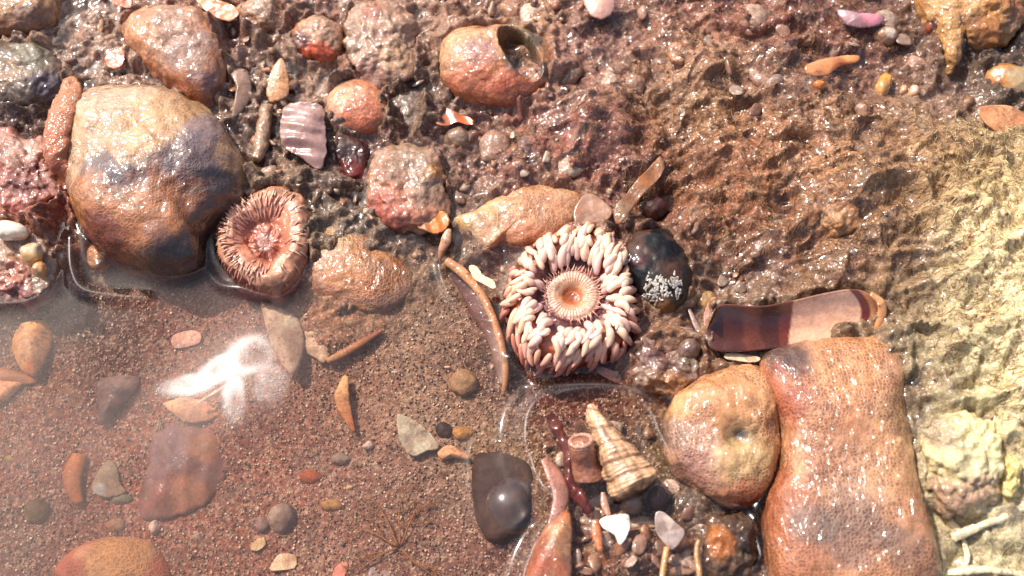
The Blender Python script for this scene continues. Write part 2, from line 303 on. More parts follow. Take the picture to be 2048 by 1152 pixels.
def build_ground():
    # sediment piled against the feet of the stones
    Zg = Z.copy(); pile = np.zeros(len(xs))
    for o_, rise in OUTL:
        if rise <= 0: continue
        lo_, hi = o_.min(0)-.8, o_.max(0)+.8; sel = np.where((xs > lo_[0]) & (xs < hi[0]) & (ys > lo_[1]) & (ys < hi[1]))[0]
        if len(sel): pile[sel] = np.maximum(pile[sel], np.exp(-segd(xs[sel], ys[sel], o_)/.22))
    Zg += pile*(.30+.42*fbm2(xs*2.2, ys*2.2, 3, 77))*(F[:, 3])*sm(F[:, 0], -.6, -.1)
    return put('ground', np.stack([xs, ys, Zg], -1), grid_faces(len(gy), len(gx)), c*ALB, M_GROUND, kind='structure', base=(0, 0, -1.5), attrs={'skin': sm(Zg, -.12, .02)})
# ------------------------------------------------------------------ builders
def crom(pts, n=160, closed=True):
    p = np.asarray(pts, float); m = len(p)
    seg = m if closed else m-1; t = np.linspace(0, seg, n, endpoint=not closed)
    i = np.minimum(t.astype(int), seg-1); f = (t-i)[:, None]
    g_ = (lambda k: p[(i+k) % m]) if closed else (lambda k: p[np.clip(i+k, 0, m-1)])
    a, b, c_, d = g_(-1), g_(0), g_(1), g_(2)
    return .5*(2*b+(c_-a)*f+(2*a-5*b+4*c_-d)*f*f+(3*b-a-3*c_+d)*f**3)
def radial(xy, cen, n):
    """outline as radius for n angles around cen (outermost crossing)"""
    th = np.linspace(0, 2*math.pi, n, endpoint=False); q = xy-cen; q2 = np.roll(q, -1, 0); R = np.zeros(n)
    for k, a in enumerate(th):
        d = np.array([math.cos(a), math.sin(a)]); nrm = np.array([-d[1], d[0]])
        s1 = q@nrm; s2 = q2@nrm; m = (s1 > 0) != (s2 > 0)
        if not m.any(): continue
        f = s1[m]/(s1[m]-s2[m]); h = (q[m]+(q2[m]-q[m])*f[:, None])@d
        R[k] = max(h.max(), .02)
    bad = R == 0
    if bad.any(): R[bad] = R[~bad].mean() if (~bad).any() else .1
    return th, R
PXO = []
OUTL = []     # (xy outline, rise) for the meniscus of the water
def ring_mesh(th, prof_r, prof_z, R, cen):
    """rings from bottom to top: pole, rings..., pole"""
    n = len(th); V = [[cen[0], cen[1], prof_z[0]]]
    for r, z in zip(prof_r[1:-1], prof_z[1:-1]):
        V += list(zip(cen[0]+R*r*np.cos(th), cen[1]+R*r*np.sin(th), np.full(n, z)))
    V.append([cen[0], cen[1], prof_z[-1]]); V = np.array(V); k = len(prof_r)-2
    q = grid_faces(k, n, True)+1
    j = np.arange(n); bot = np.stack([np.zeros(n, int), (j+1) % n+1, j+1], -1); last = 1+(k-1)*n
    top = np.stack([np.full(n, len(V)-1), last+j, last+(j+1) % n], -1)
    return V, [q, bot, top]
_CS = {}
def cubesphere(k):
    if k in _CS: return _CS[k]
    t = np.tan(np.linspace(-1, 1, k+1)*math.pi/4); a, b = np.meshgrid(t, t, indexing='ij'); o = np.ones_like(a); Vs = []; Fs = []
    for i_, (x, y, z) in enumerate([(a, b, o), (b, a, -o), (o, a, b), (-o, b, a), (b, o, a), (a, -o, b)]):
        Vs.append(np.stack([x, y, z], -1).reshape(-1, 3)); Fs.append(grid_faces(k+1, k+1)[:, ::-1]+i_*(k+1)**2)
    V = np.concatenate(Vs); V /= np.linalg.norm(V, axis=1, keepdims=True); Fc = np.concatenate(Fs)
    _, first, inv = np.unique(np.round(V, 5), axis=0, return_index=True, return_inverse=True); inv = inv.ravel()
    V = V[first]; Fc = inv[Fc]; c_ = V[Fc].mean(1); nn = np.cross(V[Fc[:, 1]]-V[Fc[:, 0]], V[Fc[:, 2]]-V[Fc[:, 0]]); fl = (nn*c_).sum(1) < 0; Fc[fl] = Fc[fl][:, ::-1]
    _CS[k] = (V, Fc); return _CS[k]
def patchcol(V, base, patches, zref, vary=.12, sc=2.0, seed=0, mixd=1.0):
    c_ = np.tile(lin(base), (len(V), 1)); nz = fbm3(V*sc, 4, seed+50)
    n2 = fbm3(V*1.1+7, 3, seed+70); n3 = fbm3(V*3.1, 3, seed+80)
    w2 = .45*mixd*sm(n2, .0, .35)[:, None]; c_ = c_*(1-w2)+lin('a48c78')*w2; w3 = .45*sm(n3, .12, .45)[:, None]; c_ = c_*(1-w3)+lin('5c3c2e')*w3
    c_ = c_*(1+vary*2*nz[:, None])
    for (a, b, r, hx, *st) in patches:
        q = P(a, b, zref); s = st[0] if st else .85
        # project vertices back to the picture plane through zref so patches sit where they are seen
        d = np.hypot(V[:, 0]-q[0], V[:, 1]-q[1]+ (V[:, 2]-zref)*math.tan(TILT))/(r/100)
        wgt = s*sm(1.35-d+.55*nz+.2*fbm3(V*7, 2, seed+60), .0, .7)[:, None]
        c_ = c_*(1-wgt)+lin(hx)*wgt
    return c_*ALB
def blob(name, outline, zb, zt, base, patches=(), mat=None, n=128, m=56, p=2.4, zmid=None, amp=.05, asc=1.6, amp2=.02, dents=(), label=None, cat=None, group=None,
         parent=None, men=.05, seed=0, vary=.12, smooth=2.0, cen=None, relief=None, tag_=True):
    """a stone-like solid: outline in photo pixels of its widest section, from zb to zt (absolute heights)"""
    zmid = zb+(zt-zb)*.38 if zmid is None else zmid
    pts = crom(outline, 200); want = pts.copy(); lo_w, hi_w = want.min(0), want.max(0)
    for it_ in range(3):
        xy = P(pts[:, 0], pts[:, 1], zmid)[:, :2]
        c0 = xy.mean(0) if cen is None else P(cen[0], cen[1], zmid)[:2]
        th, R = radial(xy, c0, n)
        u = np.linspace(-1, 1, 400); ang = u*math.pi/2
        r = np.abs(np.cos(ang))**(2/p); z = np.sign(ang)*np.abs(np.sin(ang))**(2/p)
        zz = np.where(z > 0, zmid+(zt-zmid)*z, zmid+(zmid-zb)*z); Rm = R.mean()
        s = np.concatenate([[0], np.cumsum(np.hypot(np.diff(r)*Rm, np.diff(zz)))]); si = np.linspace(0, s[-1], m)
        D_, Fc = cubesphere(max(10, int(n*.31))); ph_ = (np.arcsin(np.clip(D_[:, 2], -1, 1))/math.pi+.5)*s[-1]; ta_ = np.mod(np.arctan2(D_[:, 1], D_[:, 0]), 2*math.pi); Ra_ = np.interp(ta_, np.r_[th, 2*math.pi], np.r_[R, R[0]]); rf_ = np.interp(ph_, s, r); V = np.stack([c0[0]+Ra_*rf_*np.cos(ta_), c0[1]+Ra_*rf_*np.sin(ta_), np.interp(ph_, s, zz)], -1)
        q_ = PJ(V[V[:, 2] > zmid-.02]); lo_g, hi_g = q_.min(0), q_.max(0)
        if it_ < 2:     # shrink the section so that the solid, dome and all, is seen inside the outline
            sc_ = (hi_w-lo_w)/(hi_g-lo_g); pts = (lo_w+(pts-lo_g)*sc_)
    PXO.append(want); ctr = np.array([c0[0], c0[1], zmid]); d = V-ctr; d /= np.linalg.norm(d, axis=1, keepdims=True)+1e-9
    nz = fbm3(V*asc+seed*3.7, 4, seed); V = V+d*(amp*nz*1.8)[:, None]
    if amp2: V = V+d*(amp2*fbm3(V*5.5, 3, seed+9)*1.9)[:, None]
    for (a, b, rr, k) in dents:
        q = P(a, b, zt-abs(k)*.3); dd = np.hypot(V[:, 0]-q[0], V[:, 1]-q[1]); up_ = sm(V[:, 2], zmid-.1, zmid+.2)
        V[:, 2] += k*np.exp(-(dd/(rr/100))**2)*up_
    if relief: V = relief(V, d, ctr)
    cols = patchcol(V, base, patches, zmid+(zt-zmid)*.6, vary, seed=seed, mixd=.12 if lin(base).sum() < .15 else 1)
    if men: OUTL.append((xy[::3], men))
    return put(name, V, Fc, cols, mat, parent, label=label, cat=cat, group=group, base=None if parent is not None else (c0[0], c0[1], zb))
def flake(name, outline, z, base, patches=(), mat=None, t=.03, cup=0, bend=(0, 0), slope=(0, 0), bands=None, n=72, m=12, seed=0, rag=.035, label=None, cat=None, group=None,
          parent=None, men=0, vary=.08, fold=0, cen=None, attrs=None):
    """thin curved chip of shell, real thickness t"""
    pts = crom(outline, 140); xy = P(pts[:, 0], pts[:, 1], z)[:, :2]; c0 = xy.mean(0) if cen is None else P(*cen, z)[:2]
    th, R = radial(xy, c0, n); R = R*(1+rag*2*fbm2(np.cos(th)*6+seed, np.sin(th)*6, 3, seed))
    s = np.linspace(0, 1, m+1)[1:]
    x = c0[0]+np.outer(s, R*np.cos(th)); y = c0[1]+np.outer(s, R*np.sin(th)); S = np.repeat(s[:, None], n, 1)
    x = np.r_[c0[0], x.ravel()]; y = np.r_[c0[1], y.ravel()]; S = np.r_[0, S.ravel()]
    Rm = R.mean(); lx, ly = x-c0[0], y-c0[1]
    top = z+cup*(1-S**2)+slope[0]*lx+slope[1]*ly+(.03*min(Rm, 1)+.006)*fbm2(x*4+seed, y*4, 4, seed)
    if bend[0]:
        ca, sa = math.cos(bend[1]), math.sin(bend[1]); top += -bend[0]*((lx*ca+ly*sa)/Rm)**2
    if fold: 
        ca, sa = math.cos(fold[1]), math.sin(fold[1]); top += fold[0]*np.sin((lx*ca+ly*sa)*fold[2])
    thick = t*(1-.5*S**4)
    V = np.concatenate([np.stack([x, y, top], -1), np.stack([x, y, top-thick], -1)]); K = len(x)
    g_ = grid_faces(m, n, True)[:, ::-1]+1; j = np.arange(n)
    fan = np.stack([np.zeros(n, int), 1+j, 1+(j+1) % n], -1); e = 1+(m-1)*n
    side = np.stack([e+j, K+e+j, K+e+(j+1) % n, e+(j+1) % n], -1)
    Fc = [g_, fan, g_[:, ::-1]+K, fan[:, ::-1]+K, side]
    cols = np.tile(lin(base), (len(V), 1))
    nz = fbm2(V[:, 0]*3+seed, V[:, 1]*3, 3, seed+4)
    if bands:
        ux, uy, freq, amt, hx = bands; q = P(ux, uy, z)[:2]; dd = np.hypot(V[:, 0]-q[0], V[:, 1]-q[1])+.05*nz
        bw = (amt*np.clip(.5+.5*np.sin(dd*freq+2*np.sin(dd*freq*.37)), 0, 1))[:, None]; cols = cols*(1-bw)+lin(hx)*bw
        V[:, 2] += -.010*bw[:, 0]/max(amt, .01)
    cols = cols*(1+vary*2*nz[:, None])
    for (a, b, r, hx, *st) in patches:
        q = P(a, b, z); d = np.hypot(V[:, 0]-q[0], V[:, 1]-q[1])/(r/100)
        wg = (st[0] if st else .85)*sm(1.3-d+.5*nz, 0, .6)[:, None]; cols = cols*(1-wg)+lin(hx)*wg
    dw = .5*sm(fbm2(V[:, 0]*4+seed*3, V[:, 1]*4, 4, seed+14), .0, .4)[:, None]; cols = cols*(1-dw)+lin('7c5c48')*dw
    if men: OUTL.append((xy[::3], men))
    return put(name, V, Fc, cols*ALB, mat, parent, label=label, cat=cat, group=group, base=None if parent is not None else (c0[0], c0[1], z-t))
def sweep(path, wid, thk, k=12, up=(0, 0, 1), roll=0, cap=True):
    """tube with an elliptic section along a 3-D path"""
    path = np.asarray(path, float); n = len(path); T = np.gradient(path, axis=0); T /= np.linalg.norm(T, axis=1, keepdims=True)+1e-9
    upv = np.asarray(up, float); S_ = np.cross(T, upv); S_ /= np.linalg.norm(S_, axis=1, keepdims=True)+1e-9; U = np.cross(S_, T)
    a = np.linspace(0, 2*math.pi, k, endpoint=False)+0; roll = np.broadcast_to(roll, (n,))
    wid = np.broadcast_to(wid, (n,)); thk = np.broadcast_to(thk, (n,))
    cw = np.outer(wid, np.cos(a)); ch = np.outer(thk, np.sin(a)); cr = np.cos(roll)[:, None]; sr = np.sin(roll)[:, None]
    A = cw*cr-ch*sr; B = cw*sr+ch*cr
    V = path[:, None, :]+A[..., None]*S_[:, None, :]+B[..., None]*U[:, None, :]
    V = V.reshape(-1, 3); q = grid_faces(n, k, True)[:, ::-1]; j = np.arange(k)
    V = np.concatenate([V, path[:1]-T[:1]*wid[0]*.2, path[-1:]+T[-1:]*wid[-1]*.2])
    c0 = np.stack([np.full(k, n*k), j, (j+1) % k], -1); c1 = np.stack([np.full(k, n*k+1), (n-1)*k+(j+1) % k, (n-1)*k+j], -1)
    return V, [q, c0, c1]
def ribbon(name, path, wid, base, thick=.35, z=None, dz=0, base2=None, mat=None, n=40, k=14, roll=0, label=None, cat=None, group=None, parent=None, rough_=.0, seed=0,
           arch=0, men=0, vary=.1, bands=None, zs=None):
    """path: photo pixels; wid: half widths in px; lies on the ground (dz) or at height z"""
    pp = crom(path, n, False); w_ = np.interp(np.linspace(0, 1, n), np.linspace(0, 1, len(wid)), wid)/100
    if zs is not None: zz = np.interp(np.linspace(0, 1, n), np.linspace(0, 1, len(zs)), zs)
    elif z is None:
        a, b = gp(*pp[0], dz), gp(*pp[-1], dz); mid = gp(*pp[n//2], dz); zz = np.interp(np.linspace(0, 1, n), [0, .5, 1], [a[2], mid[2], b[2]])
    else: zz = np.full(n, z)
    zz = zz+arch*np.sin(np.linspace(0, math.pi, n)); p3 = P(pp[:, 0], pp[:, 1], zz)
    V, Fc = sweep(p3, w_, w_*thick, k, roll=roll)
    if rough_: V = V+rough_*np.stack([fbm3(V*6+seed, 3, s_) for s_ in (1, 2, 3)], -1)
    s = np.r_[np.repeat(np.linspace(0, 1, n), k), 0, 1][:, None]
    c_ = lin(base)*(1-s)+lin(base2 or base)*s; nz = fbm3(V*4+seed, 3, seed); c_ = c_*(1+vary*2*nz[:, None])
    if bands: bw = (bands[1]*np.clip(.5+.5*np.sin(s[:, 0]*bands[0]+3*nz), 0, 1))[:, None]; c_ = c_*(1-bw)+lin(bands[2])*bw
    if men: OUTL.append((np.concatenate([p3[::4, :2]]), -men))
    return put(name, V, Fc, c_*ALB, mat, parent, label=label, cat=cat, group=group)
def join(parts):
    """merge (V, faces list, cols) tuples"""
    Vs, Fs, Cs, o = [], {3: [], 4: []}, [], 0
    for V, Fc, c_ in parts:
        Vs.append(V); Cs.append(c_)
        for f in Fc: Fs[f.shape[1]].append(np.asarray(f)+o)
        o += len(V)
    return np.concatenate(Vs), [np.concatenate(v) for v in Fs.values() if v], np.concatenate(Cs)
# ------------------------------------------------------------------ materials
M_CRUST = wet_mat('encrusted_wet_stone', wet=(5.5, .075), rough=.5, coat=1, coat_rough=.13, bump=.6, bscale=7, cvar=.30, cscale=5, fine=24, honey=(14, .55, .15, (.34, .22, .18)), bdist=.06)
M_CRUST_B = wet_mat('coarse_honeycomb_stone', wet=(4.5, .13), stretch=(1.5, .6, 1), rough=.5, coat=1, coat_rough=.13, bump=.7, bscale=6, cvar=.24, cscale=4, fine=20, honey=(14.5, .7, .2, (.30, .17, .11)), bdist=.055)
M_STONE = wet_mat('wet_stone', wet=(5.5, .08), rough=.5, coat=1, coat_rough=.13, bump=.7, bscale=8, cvar=.42, cscale=6, fine=22, bdist=.07)
M_SUBM = wet_mat('submerged_stone', rough=.65, coat=0, bump=.5, bscale=10, cvar=.3, cscale=6, fine=26, bdist=.04, spec=.2)
M_SUBH = wet_mat('submerged_honeycomb', rough=.65, coat=0, bump=.5, bscale=10, cvar=.2, cscale=5, fine=26, honey=(12, .55, .6, (.45, .3, .25)), bdist=.04, spec=.2)
M_SHELL = wet_mat('wet_shell', speck=(22, .55, '6c4430', .93), rough=.35, coat=.8, coat_rough=.13, bump=.5, bscale=10, cvar=.30, cscale=4, fine=26, bdist=.035)
M_SHELLM = wet_mat('submerged_shell', speck=(20, .5, '6c4838', .92), rough=.6, coat=.1, coat_rough=.2, bump=.45, bscale=9, cvar=.32, cscale=4, fine=26, bdist=.02, spec=.2)
M_BLACK = wet_mat('glossy_black_shell', wet=(4, .03), spec=.15, rough=.5, coat=.55, coat_rough=.13, bump=.3, bscale=7, cvar=.3, cscale=6, fine=24, bdist=.05)
M_FLESH = wet_mat('anemone_flesh', wet=(9, .05), rough=.5, coat=.7, coat_rough=.18, bump=.5, bscale=9, cvar=.22, cscale=5, fine=20, sss=.25, bdist=.02)
M_SMOOTH = wet_mat('smooth_wet_shell', wet=(5, .03), rough=.25, coat=1, coat_rough=.12, bump=.12, bscale=5, cvar=.22, cscale=4, fine=22, bdist=.03)
M_GRANULE = wet_mat('granular_crust', wet=(8, .08), rough=.5, coat=.9, coat_rough=.13, bump=.9, bscale=10, cvar=.2, cscale=7, fine=26, bdist=.07)
# ================================================================== stones
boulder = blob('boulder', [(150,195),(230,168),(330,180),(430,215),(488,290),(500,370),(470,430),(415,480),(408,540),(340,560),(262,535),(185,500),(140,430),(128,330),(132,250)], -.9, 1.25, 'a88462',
  [(250,200,120,'b89a80'),(180,290,80,'b08c6a'),(340,250,80,'b48a5c'),(215,345,46,'4a3c46',.9),(265,362,36,'443844',.9),(330,355,42,'54454c',.8),(400,325,60,'5a4a54',.85),(440,370,45,'3c3034',.9),(420,265,42,'74626a',.8),(395,400,40,'33282a',.9),(300,470,120,'a06030',.85),(180,420,70,'a46838',.85),(190,480,60,'6a281c',.8),(340,540,80,'2c1c16',.95),(420,450,50,'2c2222',.8),(320,462,32,'8a6056',.6)],  # near-black patch at the foot paints the shadow under the boulder
  M_CRUST, n=180, m=80, p=2.9, zmid=-.1, amp=.10, asc=.9, amp2=.014, dents=[(320,470,30,-.05)], label='big domed boulder, tan on top with dark purple patches and orange near the water', cat='boulder', men=.10, seed=1)
bone = blob('long_stone', [(1530,705),(1600,682),(1700,672),(1770,676),(1806,710),(1806,780),(1815,850),(1826,930),(1842,1010),(1868,1090),(1872,1190),(1700,1230),(1560,1190),(1532,1100),(1532,1000),(1560,920),(1556,850),(1530,790),(1518,745)], -.75, 1.0, 'c08c68',
  [(1575,715,40,'4c3630',.95),(1700,700,70,'c08a5e'),(1560,1000,70,'a45c3a',.8),(1550,800,60,'a4543c',.75),(1590,1100,70,'a46442',.7),(1700,1050,60,'84685c',.7),(1790,1080,45,'6c5a52',.6),(1680,930,60,'a88670',.6),(1800,820,60,'a08058',.6),(1620,1040,40,'7a6a62',.7),(1650,870,60,'96603e',.5),(1780,930,60,'b88e62',.5)],
  M_CRUST_B, n=200, m=80, p=3.2, zmid=.05, amp=.05, asc=.8, amp2=.02, cen=(1690,930), dents=[(1700,900,70,-.10),(1690,1080,50,-.10),(1700,820,50,.05)], label='long bone-shaped orange stone with honeycomb skin at the lower right', cat='stone', men=.07, seed=2)
blob('rounded_stone', [(1345,800),(1400,755),(1470,728),(1530,740),(1556,800),(1560,880),(1548,960),(1510,1010),(1450,1020),(1385,985),(1335,930),(1325,860)], -.6, .75, 'cc9c70',
  [(1475,865,34,'6a5a34',.8),(1475,865,14,'2c241a',.95),(1440,800,60,'b8845a'),(1380,900,50,'b08a78'),(1400,960,50,'94685c',.8),(1500,940,60,'b49a6c',.8),(1480,1000,40,'c0724e',.8),(1340,870,30,'8a7266',.7)],
  M_CRUST_B, n=140, m=64, p=2.5, amp=.05, dents=[(1472,868,26,-.22),(1440,800,60,.05)], label='rounded tan honeycomb stone with a small dark crater in its top', cat='stone', men=.07, seed=3)
blob('lumpy_stone', [(745,330),(765,298),(820,290),(870,305),(892,345),(895,400),(880,445),(840,465),(790,470),(750,440),(738,390)], -.3, .62, '9c7258',
  [(800,420,60,'a86a50'),(760,440,50,'9c4c3a',.8),(820,320,50,'8c7260'),(870,340,20,'b8824a',.7),(850,380,34,'7c6450',.7)], M_STONE, p=2.8, amp=.10, asc=1.8, amp2=.04, label='knobbly brown stone standing just left of the orange flake', cat='stone', men=.06, seed=4)
blob('round_pebble', [(655,200),(670,170),(705,157),(745,165),(775,195),(782,235),(765,262),(720,270),(675,262),(656,235)], -.15, .55, 'b47450',
  [(690,190,40,'bc8c6c',.8),(720,240,50,'a85430',.8),(770,250,24,'6a4a38',.7)], M_STONE, p=2.2, amp=.03, amp2=.008, label='smooth rounded orange pebble right of the ridged grey shell', cat='pebble', men=.06, seed=5)
# the cracked stone with its dark hollow
def hollow(V, d, ctr):
    q = P(1040, 108, .75); dx = V[:, 0]-q[0]; dy = V[:, 1]-q[1]
    a = math.radians(-62); u_ = dx*math.cos(a)+dy*math.sin(a); v_ = -dx*math.sin(a)+dy*math.cos(a)
    k = np.clip(1.15-(np.abs(u_)/.72)**2-(np.abs(v_)/.36)**2, 0, 1)*sm(V[:, 2], 0, .3)
    V[:, 2] -= .62*sm(k, 0, .5); V[:, 2] += .06*np.exp(-((k-.08)/.08)**2)*(V[:, 2] > .1); return V
blob('cracked_stone', [(880,90),(910,60),(975,55),(1040,55),(1100,80),(1108,130),(1090,185),(1040,212),(970,212),(905,190),(880,150)], -.1, .95, 'b07c54',
  [(920,90,50,'b88a66'),(960,110,36,'84605c',.8),(950,180,70,'a85430',.8),(1040,190,60,'a04c2a',.75),(1045,118,34,'3c2c20',.97),(1055,80,34,'4c4232',.95),(1030,60,30,'8c7050',.6),(1095,140,22,'2a1c18',.9)],
  M_STONE, n=160, m=80, p=2.5, amp=.06, amp2=.012, label='orange stone with a deep dark hollow torn in its top', cat='stone', men=.07, seed=6, relief=hollow)
blob('brown_boulder', [(250,40),(300,12),(370,10),(425,45),(452,100),(448,165),(415,210),(365,195),(310,150),(268,110),(245,75)], -.2, .95, 'ac704c',
  [(380,110,60,'8a6c60',.85),(400,170,40,'64484a',.7),(280,70,40,'b87c52'),(350,180,40,'a05a34'),(350,50,40,'92705c')], M_STONE, p=2.6, amp=.08, amp2=.02, label='brown wet boulder with a purplish flank above the domed one', cat='boulder', men=.05, seed=7)
blob('corner_boulder', [(-60,-30),(40,-50),(105,-20),(122,20),(105,55),(50,75),(-10,80),(-70,60)], -.2, .8, 'a0764e', [(60,40,40,'74503e'),(0,70,40,'84502c')], M_STONE, label='tan brown boulder cut by the upper left corner', cat='boulder', men=.05, seed=8)
blob('olive_boulder', [(-40,100),(30,85),(90,95),(130,130),(140,170),(110,215),(60,232),(0,225),(-50,200)], -.35, .62, '5c4630',
  [(60,110,50,'6c6450',.9),(100,175,36,'4a3c48',.9),(20,190,50,'463222',.8),(20,140,40,'80603c',.7)], M_STONE, amp=.09, amp2=.03, label='dark olive boulder at the left edge below the corner one', cat='boulder', men=.05, seed=9)
blob('knobbly_stone', [(585,70),(610,40),(650,35),(685,60),(690,100),(660,130),(620,130),(590,108)], -.1, .7, 'a86a44', [(640,60,40,'a4826a'),(630,115,36,'b04418',.9),(600,80,20,'5a3030',.8)], M_STONE, amp=.07, amp2=.03, label='small knob of stone turning bright orange underneath, near the top edge', cat='stone', seed=10)
blob('knobbly_stone', [(695,40),(730,5),(790,10),(830,50),(838,110),(825,165),(770,180),(715,165),(692,110)], -.1, .75, '9a745e', [(745,25,24,'8a4a38',.8),(790,120,40,'a07c5c'),(740,150,40,'8c6454')], M_STONE, amp=.12, amp2=.04, asc=2.2, label='lumpy pinkish brown stone behind the smooth orange pebble', cat='stone', seed=11)
blob('small_stone', [(478,20),(510,-5),(560,0),(582,30),(570,62),(525,75),(488,60)], 0, .7, '966e54', [(520,15,26,'a88c78')], M_STONE, amp=.09, amp2=.03, label='small brown stone at the top edge between two bigger ones', cat='stone', seed=12)
blob('shadowed_stone', [(770,200),(800,175),(840,180),(855,220),(845,262),(800,270),(770,250)], -.2, .3, '54423a', [(800,200,30,'6c5848')], M_STONE, amp=.07, amp2=.02, label='low dark grey-brown stone right of the smooth orange pebble', cat='stone', seed=13)
blob('dark_red_stone', [(655,275),(690,262),(740,290),(748,330),(735,375),(700,372),(672,330)], -.3, .2, '3c1c1c', [(700,340,30,'5c1c18'),(690,300,20,'2c1c20')], M_BLACK, amp=.06, amp2=.03, label='dark blood-red stone wedged left of the knobbly brown one', cat='stone', seed=14)
blob('flat_stone', [(905,445),(945,425),(985,395),(1030,375),(1090,370),(1140,378),(1170,400),(1165,440),(1130,465),(1090,490),(1040,500),(1000,490),(975,510),(955,490)], -.3, .32, 'b88c68',
  [(1060,400,60,'bc8a62'),(1100,440,60,'b07c58'),(1040,480,50,'a8643e',.7),(930,440,30,'b4905e'),(980,420,30,'b89468')], M_CRUST, n=150, p=3.2, amp=.04, amp2=.014, label='flat orange-tan stone behind the pink sea anemone', cat='stone', men=.07, seed=15)
blob('sponge', [(625,470),(660,445),(715,460),(770,500),(815,530),(828,565),(810,605),(760,622),(700,618),(645,600),(615,560),(608,510)], -.45, .12, 'aa7444',
  [(665,470,46,'b89868',.85),(640,520,50,'b0866c',.8),(770,570,50,'8c5420',.8),(690,560,60,'b07040',.6),(650,600,40,'94583c',.7)], M_CRUST_B, p=2.2, amp=.06, amp2=.02, label='low yellowish honeycomb sponge at the water edge right of the red anemone', cat='sponge', men=.02, seed=16)
bl = blob('mussel', [(1242,500),(1258,468),(1292,455),(1335,460),(1362,482),(1380,530),(1380,585),(1362,622),(1330,632),(1290,606),(1258,568),(1240,530)], -.3, .58, '060608',
  [(1330,628,44,'7c5634',.92),(1365,600,26,'3c3832',.8),(1275,520,16,'4a1420',.6)], M_BLACK, p=2.6, amp=.04, amp2=.008, asc=1.2, label='glossy black mussel shell flecked with white beside the pink anemone', cat='mussel', men=.05, seed=17, n=140)
blob('small_stone', [(1285,620),(1320,605),(1365,605),(1372,630),(1340,652),(1300,658)], -.4, .1, '8a5e38', [], M_STONE, amp=.05, amp2=.02, label='wet brown stone under the black mussel shell', cat='stone', seed=18)
blob('sunken_block', [(950,912),(985,905),(1030,912),(1062,935),(1065,990),(1060,1040),(1025,1078),(985,1085),(958,1050),(945,980)], -1.0, -.42, '3c2a22', [(1060,1030,40,'241816'),(1000,960,40,'3c2620')], M_SUBM, p=3.5, amp=.03, amp2=.01, label='dark brown block under water with an air bubble in front', cat='stone', seed=19)
blob('granular_lump', [(1850,850),(1890,820),(1950,830),(1990,880),(2005,950),(1990,1010),(1930,1030),(1870,1010),(1835,950),(1832,890)], -.1, 1.05, 'd8cca0',
  [(1950,860,50,'e2d8a4',.9),(1870,960,46,'b0a074',.8),(1900,1010,46,'94705c',.85),(1960,980,40,'b89078',.7),(1870,860,40,'a49078',.8)], M_GRANULE, amp=.10, amp2=.08, asc=1.5, label='pale yellow granular lump right of the long bone-shaped stone', cat='sponge', seed=20)
blob('yellow_crust', [(1995,915),(2025,905),(2042,940),(2040,985),(2015,1010),(1990,985),(1988,945)], .2, .95, 'dcca84', [], M_GRANULE, amp=.10, amp2=.07, asc=3, label='bright yellow crust clinging to the right side of the granular lump', cat='sponge', seed=21)
blob('lumpy_sponge', [(1830,-30),(1900,-50),(1990,-40),(2045,-10),(2050,50),(2020,85),(1960,92),(1900,70),(1850,30)], .2, 1.2, 'ac7638', [(1900,10,50,'b88c5c'),(1980,70,40,'a46830'),(2030,20,30,'8c5226')], M_GRANULE, amp=.14, amp2=.04, asc=1.5, label='big amber sponge in the upper right corner', cat='sponge', seed=22)
blob('sponge_finger', [(1872,20),(1905,10),(1928,50),(1925,110),(1905,150),(1880,130),(1866,70)], .2, 1.0, 'b08450', [(1890,120,30,'a8783c')], M_GRANULE, amp=.08, amp2=.04, asc=2, label='finger of amber sponge hanging down from the corner one', cat='sponge', seed=23)
blob('amber_stone', [(1958,140),(1985,125),(2035,135),(2075,160),(2080,200),(2045,212),(2000,208),(1965,180)], .1, .9, 'a8743c', [(2040,160,40,'a09070',.8),(1980,180,30,'9c5424',.8)], M_SMOOTH, amp=.05, amp2=.01, label='smooth amber stone at the right edge above the orange shell chip', cat='stone', seed=24)
blob('pink_rock', [(-30,290),(20,265),(75,270),(120,300),(135,360),(120,420),(70,450),(20,440),(-40,410)], -.3, .5, '9c6050', [(40,300,40,'b08878'),(60,360,40,'6c3426'),(30,420,40,'a05040')], M_STONE, amp=.16, amp2=.06, asc=2.2, label='pinkish lumpy rock at the left edge beside the big domed boulder', cat='rock', seed=25, men=.04)
blob('grey_rock', [(-20,480),(40,455),(100,470),(130,510),(125,560),(85,600),(30,615),(-30,600)], -.45, .22, '8a6656', [(90,500,34,'7c5c4c'),(30,560,40,'9a5c48'),(40,600,30,'84504a')], M_STONE, amp=.13, amp2=.05, asc=2, label='purplish grey rock at the left edge carrying a white and a yellow pebble', cat='rock', seed=26, men=.05)
blob('orange_nodule', [(180,495),(210,490),(222,520),(205,545),(178,530)], -.5, .05, 'b07444', [], M_STONE, amp=.05, amp2=.02, label='small orange nodule under the left foot of the domed boulder', cat='stone', seed=27)
blob('honeycomb_dome', [(110,1150),(140,1105),(190,1080),(250,1072),(310,1085),(340,1120),(345,1170),(250,1210),(150,1200)], -1.6, -.75, 'b0683e', [(250,1110,70,'b88a58',.7),(330,1130,30,'b05a38'),(130,1140,40,'985040')], M_SUBH, p=2.2, amp=.02, amp2=.005, label='orange honeycomb dome under water at the lower left', cat='sponge', seed=28, men=0)
blob('shore_lump', [(1270,700),(1320,680),(1390,690),(1410,730),(1390,780),(1350,800),(1300,780),(1262,745)], -.4, .30, '6c4638', [(1340,780,36,'94683c',.8),(1300,700,30,'5c3834'),(1380,710,30,'7c6a54')], M_STONE, amp=.12, amp2=.07, asc=2.2, label='rough brown lump between the pink anemone and the honeycomb stone', cat='rock', seed=29, men=.03)
